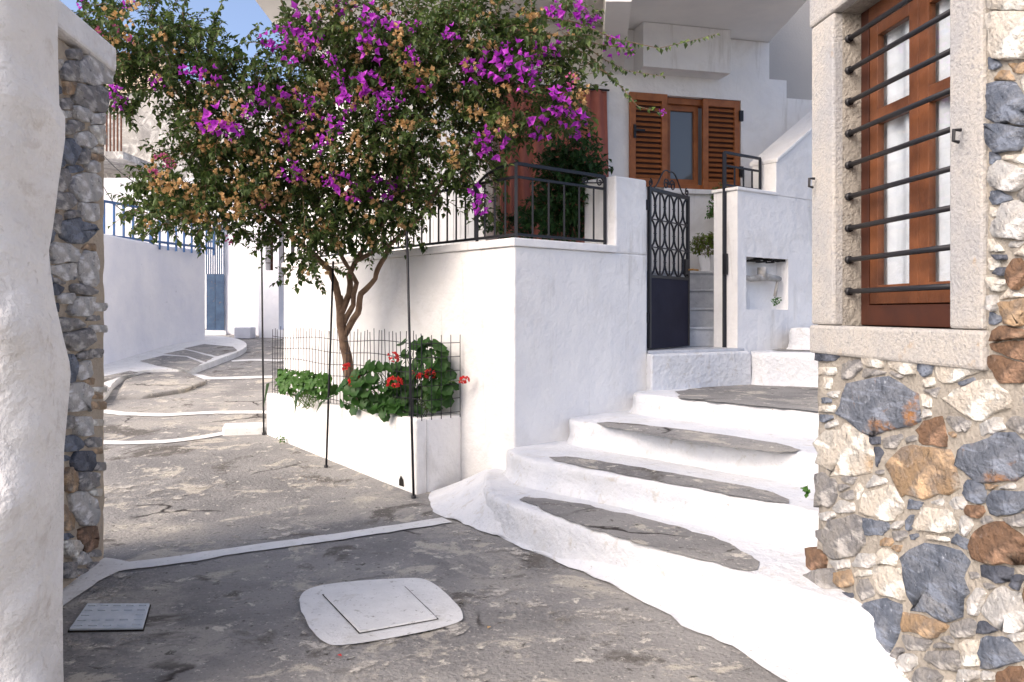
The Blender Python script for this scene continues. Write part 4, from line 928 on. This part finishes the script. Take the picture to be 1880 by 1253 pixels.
# bract clusters
def cluster_mesh(mt, n, rad, size, kind):
    m = MB()
    for i in range(n):
        c = rnd_dir() * rad * random.uniform(.35, 1); ax = (c.normalized() + rnd_dir() * .6).normalized()
        a = ax.orthogonal().normalized(); ph = random.uniform(0, 6.28)
        for k in range(3):
            q = a.copy(); q.rotate(__import__('mathutils').Quaternion(ax, ph + k * 2.094))
            if kind: leaf(m, c, q * .75 + ax, ax, size * random.uniform(.8, 1.2), size * .8, .15)
            else: leaf(m, c, q * .45 + ax, q, size * random.uniform(.8, 1.1), size * .75, .3)
    return m.mesh('bract_cluster', mt)
pur = [cluster_mesh(M['bract'], 13, .085, .036, 1) for _ in range(4)]; pnk = cluster_mesh(M['pink'], 12, .08, .034, 1); dry = [cluster_mesh(M['dry'], k, .055, .042, 0) for k in (3, 4, 5, 7)]
PC = [(555,40,45),(500,78,30),(545,90,35),(640,8,30),(690,30,35),(722,42,25),(680,95,38),(655,165,46),(690,158,32),(510,180,38),(405,225,42),(350,128,24),(383,142,24),(580,200,26),(612,230,26),(540,235,22),(592,265,24),(470,172,22),(460,205,20),(602,112,20),(868,130,32),(902,120,42),(940,112,42),(962,142,30),(1000,92,32),(1050,30,38),(1082,36,26),(1012,18,24),(905,262,38),(888,250,25),(985,230,38),(1020,182,32),(1050,218,36),(1066,245,26),(640,345,40),(700,348,32),(740,338,26),(532,315,26),(555,322,20),(880,358,28),(886,384,22),(1130,85,30),(1146,96,20),(205,168,22),(218,186,18),(290,152,16),(150,8,16),(235,6,16),(602,330,18),(520,255,18),(702,182,22),(722,180,24),(562,182,18),(760,100,22),(775,150,24),(832,62,22),(622,142,20),(700,210,20),(1216,206,9),(760,45,18),(670,60,24),(930,95,20),(985,130,22),(1030,205,22),(575,75,25),(525,60,25),(640,190,24),(430,240,22)]
for (x, y, r) in PC:
    o = put('flower_cluster', random.choice(pur), tree, kind='stuff'); o.location = W(x, y, front(x, y) - .06); s = r / 1500 * 7.2 / .105; o.scale = (s, s, s * .9); o.rotation_euler = (random.uniform(0, 6), random.uniform(0, 6), random.uniform(0, 6))
for (x, y, r) in ((297, 292, 20), (312, 300, 14), (282, 318, 14), (180, 60, 12), (215, 50, 12), (420, 440, 14), (485, 375, 12), (1050, 145, 16), (820, 330, 14), (640, 355, 12), (240, 72, 10)):
    o = put('flower_cluster', pnk, tree, kind='stuff'); o.location = W(x, y, front(x, y) - .06); s = r / 1500 * 7.2 / .1; o.scale = (s, s, s); o.rotation_euler = (random.uniform(0, 6), random.uniform(0, 6), 0)
nd = 0
while nd < 340:
    b = random.choices(BL, [a * (2.2 if bb[0] < 520 and bb[1] > 250 else 1) for a, bb in zip(areas, BL)])[0]
    v = (random.uniform(-1, 1), random.uniform(-1, 1))
    if v[0] ** 2 + v[1] ** 2 > .95: continue
    x, y = b[0] + v[0] * b[2], b[1] + v[1] * b[3]
    if noise.noise(Vector((x, y, 3)) * .012) < -.12: continue
    o = put('dried_bract_cluster', random.choice(dry), tree, kind='stuff'); o.location = W(x, y, front(x, y) - random.uniform(-.08, .06)); s = random.uniform(.7, 1.15); o.scale = (s, s, s); o.rotation_euler = (random.uniform(-.6, .6) + math.pi, random.uniform(-.5, .5), random.uniform(0, 6)); nd += 1

# geraniums and ivy in the planter
def round_leaf(n=14, r=.055):
    m = MB(); m.v.append((0, 0, -.012))
    for i in range(n):
        a = .35 + (2 * math.pi - .7) * i / (n - 1); k = r * (1 + .09 * math.sin(a * 7)); m.v.append((k * math.cos(a), k * math.sin(a), .010 + .006 * math.sin(a * 3)))
    m.f = [(0, i, i + 1) for i in range(1, n)]; return m.mesh('leaf', M['ger'], True)
def lobed_leaf(r=.05):
    m = MB(); m.v.append((0, 0, -.006)); pts = []
    for i in range(21):
        a = .3 + (2 * math.pi - .6) * i / 20; k = r * (.72 + .38 * abs(math.cos(a * 2.5))); m.v.append((k * math.cos(a), k * math.sin(a), .008 * math.sin(a * 5)))
    m.f = [(0, i, i + 1) for i in range(1, 21)]; return m.mesh('leaf', M['ivy'], True)
def flower_head():
    m = MB()
    for i in range(26):
        c = rnd_dir(); c.z = abs(c.z) * .9 - .25; c = c * .042
        for k in range(4):
            leaf(m, c, c.normalized() + rnd_dir() * .9, c.normalized(), .026, .022, .1)
    return m.mesh('flower_head', M['red'])
rl, ll, fh = [round_leaf(14, r) for r in (.045, .055, .065)], [lobed_leaf(r) for r in (.045, .06)], [flower_head() for _ in range(2)]
def plant(name, label, cat, spots, lmeshes, stemr=True):
    t = thing(name, label, cat, 'plants in the long white planter'); sm = MB()
    root = sum((s[0] for s in spots), Vector()) / len(spots); root = Vector((root.x + .05, root.y + .08, PT - .12))
    for (p, nrm, sc) in spots:
        o = put('leaf', random.choice(lmeshes), t); o.location = p; o.scale = (sc,) * 3; o.rotation_euler = nrm.to_track_quat('Z', 'X').to_euler()
        if random.random() < .5: sm.tube([root.lerp(p, .2) + Vector((random.uniform(-.15, .15), 0, 0)), p - nrm * .03], .003, 4, False)
    sm.build('stems', M['stem'], t, kind='stuff'); return t
def mound(blobs, n):
    out = []
    for _ in range(n):
        cx, cy, rx, ry, d, rd = random.choices(blobs, [b[2] * b[3] for b in blobs])[0]
        v = rnd_dir(); v.y = -abs(v.y) if random.random() < .8 else v.y
        k = random.uniform(.72, 1); p = W(cx + v.x * rx * k, cy - v.z * ry * k, d + v.y * rd * k)
        out.append((p, (v * .6 + Vector((0, -.45, .45)) + rnd_dir() * .35).normalized(), random.uniform(.75, 1.15)))
    return out
gt = plant('geranium', 'bushy red geranium with round leaves spilling over the planter near its corner', 'plant', mound([(770, 680, 55, 62, 7.55, .2), (700, 710, 62, 48, 7.62, .2), (650, 725, 35, 30, 7.75, .15), (805, 700, 28, 60, 7.4, .12), (730, 755, 45, 22, 7.42, .1)], 270), rl)
for (x, y, d, s) in ((722, 656, 7.4, 1), (724, 702, 7.34, 1.25), (651, 698, 7.6, 1.2), (790, 687, 7.3, .95), (770, 690, 7.3, .6), (636, 674, 7.6, .8), (852, 698, 7.2, .85), (757, 684, 7.3, .35)):
    o = put('flower_head', random.choice(fh), gt); o.location = W(x, y, d); o.scale = (s,) * 3; o.rotation_euler = (R(40), 0, random.uniform(0, 6))
    m = MB(); m.tube([o.location, o.location.lerp(W(740, 720, 7.6), .5) + Vector((0, 0, .02)), W(740, 730, 7.6)], .003, 4, False); m.build('flower_stalk', M['stem'], gt)
plant('leafy_plant', 'light green lobed-leaf plant at the far end of the planter', 'plant', mound([(545, 702, 36, 24, 8.6, .2), (590, 708, 30, 22, 8.3, .2), (525, 690, 14, 18, 8.9, .15)], 85), ll)
spl = thing('strap_leaf_plant', 'long dark strap leaves drooping over the planter front', 'plant')
for (x0, y0, x1, y1, x2, y2, d) in ((560, 712, 545, 728, 541, 762, 8.25), (612, 728, 590, 740, 580, 760, 8.0), (520, 700, 492, 705, 484, 748, 8.9)):
    P = [W(x0, y0, d), W(x1, y1, d - .08), W(x2, y2, d - .12)]; m = MB()
    for i in range(2):
        a, b = P[i], P[i + 1]; w0_, w1_ = (.022, .018) if i == 0 else (.018, .002); m.add([a + Vector((-w0_, 0, 0)), a + Vector((w0_, 0, .01)), b + Vector((w1_, 0, .01)), b + Vector((-w1_, 0, 0))], [(0, 1, 2, 3)])
    so = m.build('leaf', M['shrub'], spl); so.modifiers.new('thick', 'SOLIDIFY').thickness = .002
# weeds
def weed(px, py, d, r, n, mt, label, on=None):
    m = MB()
    for _ in range(n): leaf(m, W(px, py, d) + rnd_dir() * r * random.uniform(.2, 1), rnd_dir() + Vector((0, -.3, .3)), Vector((0, -.5, 1)), .03, .024)
    m.build('weed', M[mt], label=label, category='weed')
p = G(518, 812); weed(518, 808, p.y - .05, .06, 34, 'ivy', 'small green weed at the foot of the planter')
weed(1425, 553, 8.78, .06, 40, 'ivy', 'little ivy sprig hanging in the wall niche')
weed(1480, 902, 4.35, .02, 14, 'ivy', 'tiny weed by the stone house corner above the steps'); weed(1484, 1092, 4.0, .02, 14, 'ivy', 'tiny weed at the stone house foot')
# shrub on the terrace
shb = thing('terrace_shrub', 'dense dark green shrub behind the iron railing in front of the pink curtain', 'shrub')
m, t2 = MB(), MB()
for (cx, cy, rx, ry, d) in [(1045, 365, 52, 68, 8.3), (1062, 296, 34, 40, 8.4), (1000, 412, 45, 24, 8.2), (935, 424, 34, 14, 8.2), (1030, 310, 30, 30, 8.4)]:
    for _ in range(int(rx * ry / 13)):
        v = rnd_dir() * random.random() ** .45; spray(m, t2, W(cx + v.x * rx, cy - v.z * ry, d + v.y * .35), v + Vector((0, -.2, .4)) + rnd_dir() * .4, 6, .16, .07, .3)
m.build('leaves', M['shrub'], shb, kind='stuff')
for i in range(6): t2.tube([V3(W(1000 + i * 8, 440, 8.3), CAP - .07), W(1000 + i * 12, 330, 8.35)], .012, 5)
t2.build('stems', M['bark'], shb, kind='stuff')
# potted plants on the marble steps
def potted(px, py, d, r, label, mt, tall=0):
    t = thing('potted_plant', label, 'potted plant', 'potted plants by the marble steps'); b = W(px, py, d); b.z = 1.228 + .213 * 4
    m = MB(); m.tube([b, b + Vector((0, 0, .17)), b + Vector((0, 0, .19))], [r * .5, r * .68, r * .72], 14); m.build('pot', M['pot'], t, smooth=False)
    m = MB(); t3 = MB()
    for _ in range(150):
        v = rnd_dir() * random.random() ** .4; spray(m, t3, b + Vector((v.x * r, v.y * r, .30 + tall + v.z * r * .75 + (abs(v.z) * tall))), v + Vector((0, 0, .3)), 4, .06, .04, .1)
    t3.tube([b + Vector((0, 0, .1)), b + Vector((0, 0, .3 + tall))], .008, 5); m.build('leaves', M[mt], t, kind='stuff'); t3.build('stems', M['bark'], t, kind='stuff')
potted(1300, 490, 9.62, .16, 'round clipped plant in a white pot on the top marble step', 'yel')
potted(1325, 490, 9.75, .12, 'taller leafy plant rising behind the clipped potted plant', 'ivy', .35)
# fallen petals
for (x, y, k, lab) in ((620, 1202, 'red', 'single red petal lying on the concrete below the manhole'), (900, 1150, 'dry', 'tan dried petal on the concrete between manhole and steps'), (560, 880, 'dry', 'tan dried petal on the concrete in front of the planter')):
    m = MB(); p = G(x, y, .006); leaf(m, p, Vector((random.uniform(-1, 1), random.uniform(-1, 1), .05)), Vector((0, 0, 1)), .028, .022, .1)
    m.build('fallen_petal', M[k], label=lab, category='petal', group='petals fallen on the alley floor')
